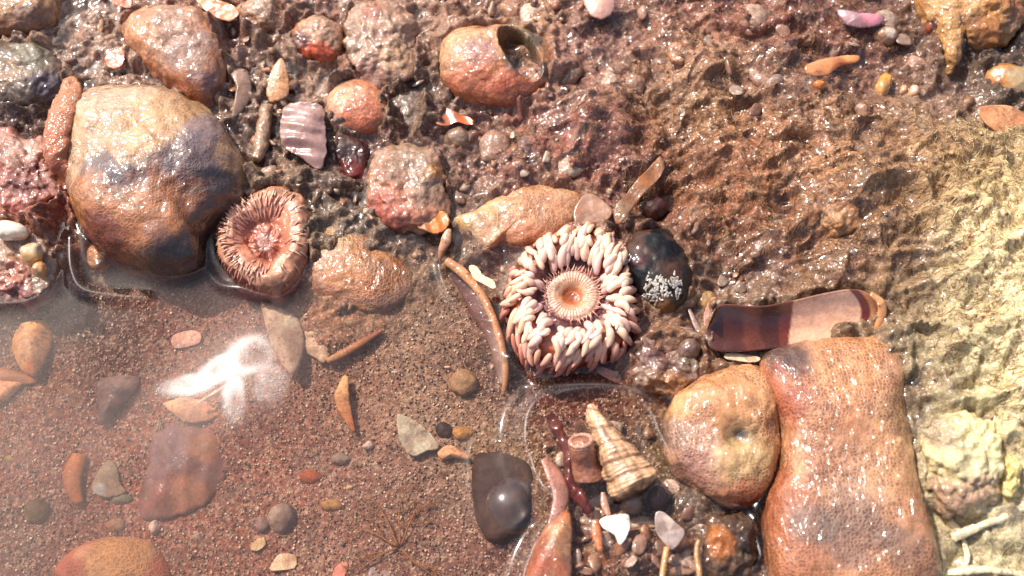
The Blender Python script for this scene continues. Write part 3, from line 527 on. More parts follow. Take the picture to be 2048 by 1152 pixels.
blob('slimy_lump', [(1425,1040),(1470,1020),(1515,1050),(1520,1110),(1490,1160),(1430,1165),(1405,1110)], -.5, .35, '4c3a2e', [(1440,1080,30,'a8683c',.8),(1490,1080,26,'2a2220',.8)], M_BLACK, amp=.12, amp2=.05, asc=2, label='dark slimy glistening lump left of the foot of the long stone', cat='rock', seed=30, men=.05)
blob('sponge', [(1650,410),(1690,398),(1725,420),(1720,455),(1680,470),(1650,448)], .6, 1.12, 'a07044', [], M_STONE, amp=.08, amp2=.04, label='soft ochre knob in the middle of the brown algae mat', cat='sponge', seed=31, men=0)

# small pebbles: (name, cx, cy, rx, ry, height above ground, colour, material, label)
def peb(name, cx, cy, rx, ry, h, hx, mat, label, cat='pebble', seed=0, patches=(), ang=0, group=None, dz=0, p=2.3):
    r_ = np.random.default_rng(seed+900); a = np.linspace(0, 2*math.pi, 9, endpoint=False); k = 1+.12*r_.uniform(-1, 1, 9)
    ca, sa = math.cos(ang), math.sin(ang); x_ = rx*k*np.cos(a); y_ = ry*k*np.sin(a)
    z = gp(cx, cy, 0)[2]+dz-(.3*h if mat in (M_SUBM, M_SUBH) else .1*h)
    return blob(name, list(zip(cx+ca*x_-sa*y_, cy+sa*x_+ca*y_)), z-h*.5, z+h, hx, patches, mat, n=48, m=26, p=p, amp=min(rx, ry)/100*.18, asc=150/max(rx, ry)*.5, amp2=.006, label=label, cat=cat, seed=seed, men=0, group=group)
peb('white_pebble', 22, 462, 34, 20, .28, 'e4d8c8', M_SMOOTH, 'glossy white pebble on the grey rock at the left edge', seed=1, dz=.35)
peb('quartz_pebble', 62, 505, 23, 22, .25, 'd8a860', M_SMOOTH, 'translucent yellow pebble on the grey rock, upper of the two yellow ones', seed=2, dz=.35, patches=[(70,498,14,'c4b498')])
peb('quartz_pebble', 80, 540, 16, 16, .2, 'c88a3a', M_SMOOTH, 'yellow pebble on the grey rock, lower and smaller than its yellow neighbour', seed=3, dz=.35)
peb('round_pebble', 562, 1040, 33, 36, .4, '6c5450', M_SUBM, 'round grey pebble under water beside a smaller one', seed=4)
peb('round_pebble', 527, 1052, 15, 17, .22, '7c5c58', M_SUBM, 'small grey pebble touching the left of the round grey one', seed=5)
peb('olive_pebble', 74, 1020, 30, 26, .2, '54401e', M_SUBM, 'dark olive pebble under water near the lower left corner', seed=6)
peb('tan_pebble', 925, 768, 34, 30, .32, '8c6c4e', M_SUBM, 'rounded tan pebble in the sand inside the long curved shell', seed=7)
peb('dark_pebble', 887, 862, 16, 15, .2, '2c1c18', M_SUBM, 'small black pebble right of the pale grey chip', seed=8)
peb('yellow_pebble', 925, 868, 22, 14, .16, 'b4803c', M_SUBM, 'crumbly yellow pebble right of the small black one', seed=9)
peb('tan_pebble', 232, 1052, 18, 15, .15, '94603e', M_SUBM, 'small tan pebble above the orange honeycomb dome', seed=10)
peb('grey_pebble', 685, 918, 22, 13, .15, '6a564c', M_SUBM, 'small flat grey pebble in the middle of the sandy floor', seed=11)
peb('red_pebble', 622, 955, 24, 15, .12, '94441e', M_SUBM, 'rusty red pebble sunk in the sand left of the flat grey one', seed=12)
peb('yellow_pebble', 665, 1012, 22, 14, .14, '9c7040', M_SUBM, 'yellow-brown pebble right of the round grey pair', seed=13)
peb('white_pebble', 738, 893, 12, 10, .14, 'bca098', M_SUBM, 'tiny whitish pebble left of the pale grey chip', seed=14)
peb('ochre_pebble', 1768, 170, 16, 26, .22, 'c88c38', M_SMOOTH, 'bright ochre pebble on the algae mat near the top right', seed=15, ang=.3)
peb('pink_pebble', 1826, 185, 13, 14, .2, 'd4a488', M_SMOOTH, 'pink pebble of a touching pair, the right and larger one', seed=16)
peb('pink_pebble', 1805, 182, 9, 11, .16, 'c49478', M_SMOOTH, 'pink pebble of a touching pair, the left and smaller one', seed=17)
peb('orange_pebble', 1638, 172, 13, 11, .16, 'c87830', M_SMOOTH, 'little orange pebble below the long orange shell chip', seed=18)
peb('brown_pebble', 1768, 72, 24, 20, .35, 'a47c60', M_STONE, 'brown and white pebble under the pink shell near the top edge', seed=19, patches=[(1780,66,12,'d8c8b8')])
peb('red_pebble', 1862, 58, 17, 16, .3, '9c4428', M_SMOOTH, 'glossy brick-red pebble left of the hanging sponge finger', seed=20)
peb('ochre_pebble', 1935, 208, 17, 16, .24, '9c7044', M_STONE, 'ochre pebble between the pink pair and the right edge', seed=21)
peb('tan_pebble', 1378, 595, 0+24, 26, .2, '7c5c38', M_STONE, 'brown pebble touching the right of the black mussel shell', seed=22)
peb('tan_pebble', 1411, 605, 24, 26, .25, '94703e', M_STONE, 'yellowish pebble between the black mussel and the razor shell', seed=23)
peb('amber_pebble', 1368, 1090, 15, 15, .2, 'a0642c', M_SMOOTH, 'amber pebble right of the translucent white shell chip', seed=24)
peb('tan_pebble', 1350, 1120, 18, 13, .15, '94705a', M_STONE, 'flat tan pebble under the translucent white shell chip', seed=25)
peb('wet_pebble', 1262, 1008, 26, 22, .35, '8c6450', M_STONE, 'rough wet pebble at the base of the spiral shell', seed=26, dz=.2)
peb('dark_snail', 1318, 1000, 24, 24, .4, '3c2826', M_BLACK, 'small dark round snail to the right of the rough wet pebble', 'snail', seed=27, dz=.1)
peb('white_pebble', 1598, 607, 10, 7, .12, 'd4b8a4', M_SMOOTH, 'tiny pale pebble just above the razor shell, left of its middle', seed=28)
peb('brown_pebble', 917, 278, 28, 24, .32, '6c4c38', M_STONE, 'round brown pebble in a ring of water under the orange flake', seed=29)
peb('brown_pebble', 1375, 700, 26, 22, .3, '6c5248', M_STONE, 'glistening brown pebble on the rough lump left of the razor shell', seed=30, dz=.15)
peb('pink_pebble', 310, 1058, 13, 14, .2, 'c4a494', M_SUBM, 'small pinkish white pebble above the orange honeycomb dome', seed=31)
peb('grey_pebble', 243, 1000, 22, 12, .12, '6c6450', M_SUBM, 'grey-green pebble right of the angular grey stone', seed=32)
peb('brown_pebble', 1500, 690, 16, 12, .14, '745648', M_STONE, 'brown pebble between razor shell and pale stick', seed=33)

# ================================================================== shells and chips
# razor shell fragment: curved wall with two colour zones
def razor():
    nu, nv = 150, 30; tp = crom([(1421,640),(1432,616),(1455,608),(1520,612),(1590,600),(1650,586),(1705,578),(1738,588),(1760,612)], nu, False); bt = crom([(1410,672),(1424,698),(1470,704),(1540,698),(1600,694),(1680,688),(1720,680),(1748,668),(1760,640)], nu, False)
    v = np.linspace(0, 1, nv); V = []; Cc = []
    for i in range(nu):
        zt_ = .80+.08*math.sin(i/nu*3); px_ = tp[i, 0]*(1-v)+bt[i, 0]*v; py_ = tp[i, 1]*(1-v)+bt[i, 1]*v; z_ = zt_*(1-v)+.36*v-.12*np.sin(v*math.pi)
        V.append(P(px_, py_, z_)); n_ = fbm2(px_*.03, py_*.03, 3, 5)*10
        c_ = np.tile(lin('4a2216'), (nv, 1)); m_ = sm(px_+n_, 1484, 1494)-sm(px_+n_, 1518, 1526); c_ = c_*(1-.7*m_[:, None])+lin('6c3826')*.7*m_[:, None]
        m_ = sm(px_+n_, 1556, 1562); c_ = c_*(1-m_[:, None])+lin('6c3022')*m_[:, None]; m_ = sm(px_+n_*.4+(py_-640)*.1, 1581, 1585); c_ = c_*(1-m_[:, None])+lin('dcae94')*m_[:, None]
        e_ = px_-.35*np.abs(py_-630)**1.0*0-1722+.012*(py_-625)**2; m_ = sm(e_, -2, 3); c_ = c_*(1-m_[:, None])+lin('6c2c20')*m_[:, None]; m_ = sm(e_, 16, 22); c_ = c_*(1-m_[:, None])+lin('c48e68')*m_[:, None]
        m_ = (1-sm(v, .0, .07))[:, None]; c_ = c_*(1-.6*m_)+lin('8c5038')*.6*m_
        Cc.append(c_*(1+.12*fbm2(px_*.02, py_*.06, 3, 7))[:, None])
    V = np.concatenate(V); V[:, 2] += .012*fbm2(V[:, 0]*2, V[:, 1]*6, 3, 8); Cc = np.concatenate(Cc); K = len(V); g_ = grid_faces(nu, nv); low = V-np.array([0, -.02, .06])
    idx = np.arange(K).reshape(nu, nv); per = np.concatenate([idx[0, :], idx[1:, -1], idx[-1, -2::-1], idx[-2:0:-1, 0]]); pn = np.roll(per, -1)
    return put('razor_shell', np.concatenate([V, low]), [g_, g_[:, ::-1]+K, np.stack([per, per+K, pn+K, pn], -1)], np.concatenate([Cc, Cc*.6])*ALB, M_SMOOTH, label='long curved razor shell piece, dark brown at left and pale pink at right', cat='shell')
rz = razor(); OUTL.append((P([1420,1590,1740,1755,1600,1420], [615,600,585,650,690,700], .1)[:, :2], .04))
ribbon('lip', [(1742,588),(1762,606),(1763,632),(1750,662)], [5,9,9,4], 'c8986c', thick=.6, zs=[.84,.75,.6,.42], base2='b07850', mat=M_SMOOTH, parent=rz)
flake('pale_stick', [(1450,710),(1465,706),(1515,713),(1520,722),(1500,724),(1455,718)], .25, 'd8c0a4', [], M_SHELL, t=.06, slope=(0, 0), label='short pale splinter touching the upper left of the long stone', cat='splinter', seed=2)
# curved bivalve seen on edge
rim = ribbon('curved_shell', [(892,522),(925,545),(960,585),(985,635),(1003,690),(1012,745),(1006,790)], [9,11,9,8,8,7,4], 'b8845c', thick=.8, zs=[.18,.15,.12,.05,-.05,-.2,-.4], base2='a87850', mat=M_SHELL, n=60, label='long thin curved shell edge standing in the sand left of the pink anemone', cat='shell', men=.05, vary=.14)
ribbon('valve', [(905,545),(935,580),(960,620),(985,660),(1000,720),(1005,770)], [8,16,22,20,14,5], '5c241c', thick=.18, zs=[-.02,-.1,-.15,-.2,-.3,-.5], base2='7c5a48', mat=M_SHELL, parent=rim, roll=-.5, n=50)
flake('cream_flake', [(938,532),(955,534),(962,548),(985,560),(992,572),(985,577),(965,566),(948,556)], .36, 'e4c890', [], M_SHELL, t=.04, slope=(.05,.05), rag=.04, label='cream flake stuck on the upper part of the long curved shell', cat='flake', seed=3)
flake('pointed_shell', [(520,600),(545,610),(590,630),(606,665),(605,710),(585,750),(560,720),(540,680),(528,640)], -.42, 'b89880', [(540,620,30,'c0a48c'),(590,700,30,'a4846c'),(585,640,20,'b8a890')], M_SHELLM, t=.05, cup=.18, bands=(525,600,9,.18,'94745c'), label='large pale pointed shell under water below the red anemone', cat='shell', seed=4)
flake('ribbed_shell', [(612,645),(640,638),(665,642),(672,670),(668,700),(648,726),(630,715),(608,695)], -.5, 'c4a084', [(640,660,8,'7c5c50',.8),(643,690,6,'7c5c50',.8)], M_SHELLM, t=.06, cup=.12, fold=(.02,1.4,24), bands=(640,560,26,.35,'946e58'), label='small ridged pink-tan shell piece right of the pointed one', cat='shell', seed=5)
ribbon('brown_stick', [(655,722),(690,705),(730,682),(765,660)], [6,9,8,3], '9c7048', thick=.7, dz=.1, base2='84442c', mat=M_SHELLM, label='brown stick lying behind the ridged pink-tan shell', cat='stick')
ribbon('curved_sliver', [(692,752),(684,790),(690,820),(708,862)], [5,15,13,2], 'c89868', thick=.3, dz=.15, base2='a4582c', mat=M_SHELLM, label='orange crescent shell sliver upright in the middle of the sand', cat='shell', arch=.05)
flake('grey_chip', [(797,828),(830,842),(862,868),(878,893),(850,902),(822,910),(800,880),(795,850)], -0.60, 'a89c86', [(848,866,8,'54443c',.8)], M_SHELLM, t=.05, slope=(0,.1), bands=(790,820,8,.2,'c4bca4'), label='angular pale grey shell chip left of the small black pebble', cat='shell', seed=6)
flake('tan_chip', [(875,905),(898,890),(925,902),(938,918),(905,915),(885,918)], -0.65, 'bc8862', [], M_SHELLM, t=.08, cup=.08, label='small orange-tan chip above the dark brown sunken block', cat='chip', seed=7)
flake('orange_shell', [(28,630),(60,620),(104,622),(106,660),(95,710),(70,750),(40,735),(20,690)], -0.70, 'c88a54', [(75,640,28,'c89454'),(50,700,30,'b08460'),(70,740,20,'a85828')], M_SHELLM, t=.05, cup=.25, bend=(.1,.5), bands=(100,620,7,.25,'a05c34'), label='leaf-like orange shell at the left edge below the grey rock', cat='shell', seed=8)
flake('orange_shell', [(-10,765),(25,762),(45,765),(30,785),(5,805),(-15,812)], -0.90, 'c08458', [], M_SHELLM, t=.05, cup=.1, label='small orange shell cut by the left edge, below the leaf-like one', cat='shell', seed=9)
flake('amber_shell', [(-15,735),(20,740),(65,750),(80,760),(50,768),(-15,760)], -.9, '8c5024', [], M_SHELLM, t=.05, cup=.06, label='dull amber shell between the two orange shells at the left edge', cat='shell', seed=10)
flake('white_chip', [(345,672),(375,662),(400,665),(402,682),(380,692),(348,695)], -0.65, 'c8907c', [(385,675,14,'dca890')], M_SHELLM, t=.05, slope=(.05,.05), label='small pink square chip in the red-brown shallows left of the pointed shell', cat='chip', seed=11)
flake('dark_mussel_piece', [(195,760),(225,748),(270,745),(280,765),(255,800),(225,830),(200,850),(195,810)], -0.90, '44363a', [(250,760,30,'7c6258',.7),(215,790,20,'34282e',.8)], M_SHELLM, t=.05, cup=.12, bands=(200,750,9,.25,'64504c'), label='slate-coloured mussel fragment under water at left', cat='shell', seed=12)
flake('triangular_shell', [(330,808),(365,795),(420,800),(440,825),(420,840),(375,845),(350,830)], -0.90, 'c08460', [(350,808,20,'c89870'),(410,825,20,'b07454')], M_SHELLM, t=.05, cup=.1, label='orange-tan triangular shell right of the slate mussel fragment', cat='shell', seed=13)
ribbon('white_needle', [(395,806),(430,785),(470,760)], [2,3.5,2], 'd8b4a8', thick=.5, z=-.6, mat=M_SHELLM, label='thin white needle lying above the triangular shell', cat='splinter')
flake('ribbed_fragment', [(310,860),(370,845),(430,858),(452,900),(455,950),(420,1000),(360,1030),(290,1035),(280,1000),(298,930)], -1.05, '7c5048', [(330,910,55,'6c4c50',.85),(410,900,36,'9c6440',.8),(380,990,40,'9c6444',.75),(310,1010,40,'7c4840',.8)], M_SHELLM, t=.08, cup=.22, fold=(.018,0,15), bands=(300,700,6.5,.25,'5c3434'), label='large ribbed shell fragment, purple-grey and orange, deep in the red shallows', cat='shell', seed=14)
ribbon('orange_sliver', [(160,910),(145,950),(150,985),(160,1005)], [16,20,14,8], 'a05c2c', thick=.5, dz=.08, mat=M_SHELLM, label='long orange-brown sliver left of the angular grey stone', cat='shell')
flake('grey_stone_chip', [(185,965),(210,925),(232,930),(240,965),(252,985),(215,995),(188,985)], -1.05, '86705c', [(200,980,14,'948c88')], M_SUBM, t=.16, cup=.06, label='angular grey-tan stone left of the large ribbed fragment', cat='stone', seed=15)
flake('white_chip', [(545,1125),(560,1108),(592,1112),(590,1135),(565,1140),(540,1140)], -0.95, 'd8b090', [(592,1115,10,'c08a4c')], M_SUBM, t=.08, label='bright pinkish white chip at the bottom, below the round grey pebble', cat='chip', seed=16)
flake('pink_chip', [(665,1150),(675,1130),(695,1127),(690,1150),(675,1162)], -0.90, 'c47868', [], M_SUBM, t=.06, label='small salmon-pink chip on the bottom edge', cat='chip', seed=17)
flake('pale_chip', [(738,1140),(752,1133),(780,1145),(795,1160),(745,1158)], -0.90, 'a08c8c', [], M_SUBM, t=.06, label='greyish chip on the bottom edge right of the salmon-pink one', cat='chip', seed=18)
flake('tan_chip', [(500,1095),(512,1080),(528,1075),(530,1090),(512,1102)], -1.00, 'b4946c', [], M_SUBM, t=.05, label='small tan chip under the round grey pebble', cat='chip', seed=19)
flake('pink_sliver', [(1190,735),(1215,738),(1250,755),(1262,770),(1235,765),(1205,752)], -.2, 'b87c6c', [], M_SHELL, t=.05, slope=(-.1,.1), label='pink pointed shell sliver under the lower right of the pink anemone', cat='shell', seed=20)
flake('angular_plate', [(1150,415),(1178,388),(1222,418),(1215,440),(1185,450),(1152,445)], .32, '94705c', [(1190,415,20,'a88470'),(1155,420,10,'b06848')], M_SMOOTH, t=.05, slope=(.05,.1), rag=.004, label='angular brown glassy plate just behind the pink anemone', cat='shell', seed=21)
flake('orange_flake', [(835,432),(870,422),(892,428),(898,448),(880,465),(850,460),(835,450)], .35, 'b86a24', [(870,440,20,'c07830')], M_SMOOTH, t=.05, slope=(.1,.15), fold=(.012,.3,26), rag=.05, label='torn bright orange flake on the right foot of the knobbly stone', cat='flake', seed=22)
ribbon('dry_seed', [(896,458),(892,480),(884,500),(880,520)], [7,11,8,3], 'd0a480', thick=.7, zs=[.28,.25,.15,0], base2='a8705c', mat=M_SHELL, label='pale pink seed-like shell hanging under the orange flake', cat='shell')
flake('orange_flake', [(868,222),(885,212),(905,222),(940,235),(948,250),(915,245),(888,252),(870,245)], .35, 'c8642c', [], M_SMOOTH, t=.05, fold=(.02,.4,18), rag=.05, label='crinkled orange flake under the cracked orange stone', cat='flake', seed=23)
flake('orange_chip', [(212,108),(240,98),(250,110),(245,130),(225,135),(210,125)], .55, 'b4501c', [], M_SMOOTH, t=.05, slope=(.2,.2), label='rust-orange chip left of the brown wet boulder', cat='chip', seed=24)
flake('orange_chip', [(392,-5),(425,0),(460,10),(480,25),(462,40),(430,32),(405,15)], .75, 'c06a30', [], M_SMOOTH, t=.05, slope=(.1,.2), label='translucent orange shell chip on the top edge left', cat='chip', seed=25)
flake('orange_chip', [(215,-8),(260,-10),(262,14),(240,12),(225,5)], .6, 'b85020', [], M_SMOOTH, t=.05, label='small orange chip cut by the top edge above the brown wet boulder', cat='chip', seed=26)
flake('cup_shell', [(460,145),(485,138),(500,155),(500,190),(480,222),(462,230),(470,190),(468,160)], .35, '9c8070', [(495,180,12,'b89884')], M_SMOOTH, t=.04, cup=.12, slope=(-.1,.1), bands=(450,190,22,.3,'6c5448'), label='greenish-grey curved shell between brown boulder and upright orange leaf', cat='shell', seed=27)
flake('leaf_chip', [(560,122),(570,128),(578,165),(572,190),(540,198),(532,180),(540,150)], .45, 'c89064', [(560,140,14,'b49070')], M_SHELL, t=.05, cup=.06, slope=(0,.2), label='upright tan leaf-shaped chip above the ridged grey shell', cat='chip', seed=28)
flake('ridged_shell', [(568,212),(600,205),(642,212),(650,250),(652,300),(640,335),(600,315),(565,290),(560,250)], .42, '9c7c78', [(590,300,34,'74504c',.7),(600,220,30,'b09490')], M_SMOOTH, t=.06, cup=.12, fold=(.035,1.35,19), bands=(610,60,19,.22,'6c4c4a'), label='ridged grey-pink shell fragment left of the smooth orange pebble', cat='shell', seed=29, n=110, m=24)
ribbon('worm_tube', [(535,212),(528,250),(522,290),(512,320)], [13,16,15,11], '94745a', thick=.9, dz=.2, mat=M_STONE, rough_=.05, label='sandy worm tube standing left of the ridged grey shell', cat='worm tube')
ribbon('crusty_strip', [(140,158),(135,200),(118,250),(112,300),(125,340),(130,370)], [14,30,27,26,20,10], 'b4744c', thick=.35, zs=[.7,.95,1.0,.95,.7,.3], base2='a0502e', mat=M_GRANULE, rough_=.09, label='ragged orange crusty strip leaning on the left side of the domed boulder', cat='crust', n=50)
flake('orange_chip', [(48,308),(75,300),(100,312),(95,325),(62,322)], .35, 'c8864c', [], M_SHELL, t=.05, slope=(.1,.1), label='thin tan-orange chip left of the crusty strip', cat='chip', seed=30)
flake('pink_shell', [(1672,15),(1700,25),(1745,28),(1768,32),(1760,48),(1725,55),(1690,45)], .85, '9c7078', [(1740,35,22,'dc8ca0',.9),(1700,38,20,'94707c')], M_SMOOTH, t=.05, cup=.12, label='glossy pink shell near the top edge at right', cat='shell', seed=31)
flake('pink_shell', [(1168,-5),(1195,-12),(1225,-5),(1228,20),(1205,38),(1180,28)], .7, 'c09488', [(1190,10,20,'d0a494')], M_SMOOTH, t=.06, cup=.1, label='round pale pink shell cut by the top edge near the middle', cat='shell', seed=32)
flake('orange_shell_chip', [(1612,130),(1650,118),(1690,112),(1717,112),(1715,124),(1680,132),(1655,148),(1618,148)], .85, 'b86a34', [(1640,136,30,'c08458'),(1700,114,20,'d8945c')], M_SMOOTH, t=.05, cup=.05, slope=(0,.15), rag=.03, label='long orange shell chip on the algae mat near the top right', cat='chip', seed=33)
flake('orange_shell_chip', [(1952,222),(1985,215),(2025,218),(2060,240),(2075,290),(2040,285),(1995,262),(1968,245)], 1.0, 'c4825a', [(2000,230,30,'cc9468')], M_SHELL, t=.05, slope=(-.05,.2), rag=.006, label='flat orange shell chip cut by the right edge', cat='chip', seed=34)
flake('brown_leaf', [(1228,422),(1250,390),(1290,345),(1318,318),(1330,335),(1312,362),(1275,400),(1255,432),(1238,445)], .50, '8c6040', [(1300,345,26,'a0602c'),(1245,420,20,'94785c')], M_SHELL, t=.05, fold=(.04,.7,9), slope=(-.1,.1), rag=.04, label='slanting brown leaf-like scrap behind the black mussel shell', cat='scrap', seed=35)
blob('dark_snail', [(1278,405),(1300,395),(1330,402),(1338,425),(1315,440),(1285,432)], -.1, .35, '381c1c', [], M_BLACK, n=60, m=30, amp=.03, label='shiny dark red snail in the hollow behind the black mussel', cat='snail', seed=36, men=0)
# cluster of shells in the water ring, lower middle
ribbon('red_twig', [(1100,830),(1116,862),(1138,910),(1140,960),(1162,1000),(1180,1035)], [6,14,9,11,9,4], '5c2c20', thick=.8, z=.12, base2='5a1e1c', mat=M_BLACK, rough_=.09, label='glossy red-brown twig left of the spiral shell', cat='twig', men=.0)
ribbon('pink_sliver', [(1088,918),(1108,950),(1122,990),(1112,1030),(1098,1050)], [7,17,17,12,3], 'b88070', thick=.35, z=.0, base2='b0847c', mat=M_SHELL, label='pale pink crescent shell left of the glossy red-brown twig', cat='shell', roll=.3)
flake('orange_half_shell', [(1130,1020),(1143,1040),(1142,1100),(1138,1170),(1090,1190),(1050,1170),(1062,1110),(1085,1060),(1110,1030)], -.02, 'b06c44', [(1125,1080,30,'b4845c'),(1080,1120,30,'9c5034'),(1130,1140,20,'94502c')], M_SHELL, t=.08, cup=.2, slope=(.15,.0), bands=(1140,1000,6,.3,'8a4a30'), label='big orange shell rising out of the bottom edge', cat='shell', seed=37, men=.03)
flake('translucent_chip', [(1310,1030),(1325,1026),(1350,1045),(1370,1062),(1362,1082),(1345,1098),(1330,1085),(1312,1062)], .32, 'b0a09c', [(1345,1050,16,'c0b0a8')], M_SMOOTH, t=.035, slope=(-.05,.25), bands=(1345,1100,24,.2,'8c7c7c'), rag=.006, label='grey translucent fan-shaped shell chip near the bottom', cat='chip', seed=38)
flake('glint_flake', [(1200,1040),(1225,1030),(1258,1028),(1258,1062),(1240,1090),(1228,1070),(1205,1056)], .30, 'f0ece8', [], M_SMOOTH, t=.04, slope=(-.24,-.10), rag=.03, label='flake painted white for a bright glint, under the rough wet pebble', cat='flake', seed=39)  # white albedo stands in for a bright reflection on this flake
ribbon('orange_sliver', [(1190,1040),(1194,1070),(1200,1100)], [7,10,4], 'b86c3c', thick=.4, z=.15, mat=M_SHELL, label='narrow orange sliver left of the white glint flake', cat='shell')
ribbon('pale_sliver', [(1206,985),(1210,1010),(1218,1032)], [4,8,4], 'b08470', thick=.4, z=.2, mat=M_SHELL, label='short pale sliver above the white glint flake', cat='shell')
ribbon('straw', [(1334,1095),(1328,1130),(1322,1170)], [6,6,5], 'b07c48', thick=.9, z=.25, base2='b88448', mat=M_SHELL, label='straw-coloured stalk below the grey translucent chip', cat='straw')
ribbon('straw', [(1398,1080),(1393,1105),(1398,1140),(1400,1175)], [4,5,6,5], 'a88050', thick=.9, z=.25, base2='a87848', mat=M_SHELL, label='straw-coloured stalk left of the dark slimy lump', cat='straw')
flake('brown_chip', [(1420,600),(1432,595),(1438,615),(1425,640),(1412,660),(1408,630)], .15, 'b07c6c', [], M_SHELL, t=.05, label='small pink chip at the left end of the razor shell', cat='chip', seed=40)
ribbon('thin_blade', [(1378,618),(1392,650),(1408,680),(1415,700)], [3,6,5,2], '8c746c', thick=.4, z=.12, mat=M_SHELL, label='thin grey blade between the black mussel and the razor shell', cat='splinter')
flake('tan_chip', [(1432,950+20),(1445,965),(1460,985),(1450,1000),(1432,992)], .2, 'b07a48', [], M_STONE, t=.1, label='rough tan chip below the round honeycomb stone', cat='chip', seed=41)
ribbon('brown_root', [(1045,770),(1060,790),(1068,820)], [7,9,3], '5c3430', thick=.4, dz=.02, mat=M_SUBM, label='dim brown shell piece in the dark water below the curved shell', cat='shell')
for i, (a, b, rx, ry, hx, lb) in enumerate([(105,985,8,6,'c09080','tiny pale chip right of the olive pebble'),(20,918,12,9,'94783c','tiny yellowish chip at the left edge of the pool'),(395,1075,9,9,'9c7a68','tiny chip between the ribbed fragment and the honeycomb dome'),(790,745,8,4,'b0a09c','tiny white chip left of the tan pebble'),(895,735,7,4,'d09470','tiny orange chip above the tan pebble'),(700,975,9,6,'b49470','tiny tan chip above the yellow-brown pebble'),(1020,1092,5,7,'c89080','tiny pink chip below the sunken block'),(985,735,4,5,'c8a494','tiny pale chip inside the tip of the curved shell')]):
    peb('chip', a, b, rx, ry, .06, hx, M_SUBM, lb, 'chip', seed=60+i)
# ================================================================== spiral shell
def spiral_shell():
    A = P(1178, 812, .35); B = P(1275, 985, .28)
    n, k = 260, 48; s = np.linspace(0, 1, n); T = (B-A)/np.linalg.norm(B-A); Ls = np.linalg.norm(B-A)
    up = np.array([0, 0, 1.0]); S_ = np.cross(T, up); S_ /= np.linalg.norm(S_); U = np.cross(S_, T)
    a = np.linspace(0, 2*math.pi, k, endpoint=False); V = []; C_ = []
    for i, t in enumerate(s):
        env = .07+.50*t**.8 if t < .93 else (.07+.5*.93**.8)*math.sqrt(max(0, 1-((t-.93)/.07)**2*.8))
        ph = (t**1.1)*5.2-a/(2*math.pi)              # helical whorls
        f = ph-np.floor(ph); prof = .89+.11*np.sin(f*math.pi)**.55
        cord = .006*np.sin(f*math.pi*8)+.012*vn2(a*3.5+ph*0, np.full(k, t*9), 4)                # fine cords along each whorl
        r = env*prof+cord*env*2
        V.append(A+T*Ls*t+r[:, None]*(np.cos(a)[:, None]*S_*.92+np.sin(a)[:, None]*U*.85))
        d = np.exp(-(np.minimum(f, 1-f)/.07)**2)[:, None]; e = (.5+.5*np.sin(f*math.pi*8))[:, None]
        cc = lin('dcae8c')*(1-t)+lin('c49c78')*t; cc = cc*(.86+.14*e)*(1+.6*np.clip(vn2(a*8, np.full(k, t*3), 14), -1, .1)*1.3)[:, None]; C_.append(cc*(1-d*.6)+lin('5c341f')*d*.6)
    V = np.concatenate(V); C_ = np.concatenate(C_); V = V+.05*np.stack([fbm3(V*3.5, 4, q) for q in (3, 4, 5)], -1)
    C_ = C_*(1+.5*fbm3(V*5, 3, 8))[:, None]; V = np.concatenate([V, A[None], B[None]]); C_ = np.concatenate([C_, [lin('c08a5e')], [lin('5c341f')]])
    j = np.arange(k); c0 = np.stack([np.full(k, n*k), (j+1) % k, j], -1); c1 = np.stack([np.full(k, n*k+1), (n-1)*k+j, (n-1)*k+(j+1) % k], -1)
    return put('spiral_shell', V, [grid_faces(n, k, True), c0, c1], C_*ALB, M_SHELL, label='striped tan spiral tower shell leaning in the ring of water', cat='shell')
spiral_shell()
# calcareous worm tube with a ring mouth, left of the spiral shell
tube = empty('worm_tube', P(1170, 925, .0), 'stubby pinkish worm tube with a round capped end touching the spiral shell', 'worm tube')
pts = np.array([P(1178, 950, .0), P(1172, 925, .18), P(1165, 900, .42), P(1162, 885, .55)])
pp = crom(pts, 20, False); V, Fc = sweep(pp, np.interp(np.linspace(0, 1, 20), [0, .5, 1], [.34, .25, .24]), np.interp(np.linspace(0, 1, 20), [0, .5, 1], [.34, .25, .24]), 28)
V += .04*np.stack([fbm3(V*3, 3, q) for q in (6, 7, 8)], -1)
put('tube_wall', V, Fc, np.tile(lin('94604a'), (len(V), 1))*ALB*(1+.3*fbm3(V*5, 3, 1))[:, None], M_STONE, parent=tube)
e = pp[-1]; d_ = pp[-1]-pp[-2]; d_ /= np.linalg.norm(d_); a_ = np.linspace(0, 2*math.pi, 24, endpoint=True)
s1 = np.cross(d_, [0, 0, 1.]); s1 /= np.linalg.norm(s1); s2 = np.cross(s1, d_)
ringp = e+d_*.03+.20*(np.cos(a_)[:, None]*s1+np.sin(a_)[:, None]*s2)
V, Fc = sweep(ringp, .045, .045, 8, up=tuple(d_)); put('rim', V, Fc, np.tile(lin('b08474'), (len(V), 1))*ALB, M_STONE, parent=tube)

# ================================================================== big pink anemone
AC = P(1145, 588, .35); ang0 = 0
OUT = crom([(1165,445),(1205,452),(1245,480),(1262,520),(1268,570),(1281,620),(1278,665),(1255,700),(1215,718),(1165,728),(1110,738),(1065,725),(1030,695),(1012,650),(1006,605),(1012,565),(1035,520),(1070,485),(1110,460)], 240)
oxy = P(OUT[:, 0], OUT[:, 1], .2)[:, :2]; TH, RO = radial(oxy, AC[:2], 180)
RO = .965*np.convolve(np.r_[RO[-6:], RO, RO[:6]], np.ones(13)/13, 'valid')
Rf = lambda a: np.interp(np.mod(a, 2*math.pi), np.r_[TH, 2*math.pi], np.r_[RO, RO[0]])
OUTL.append((oxy[::4], .06))
anem = empty('sea_anemone', (AC[0], AC[1], -.5), 'pale pink sea anemone with rings of plump tentacles around an orange mouth disc', 'sea anemone')
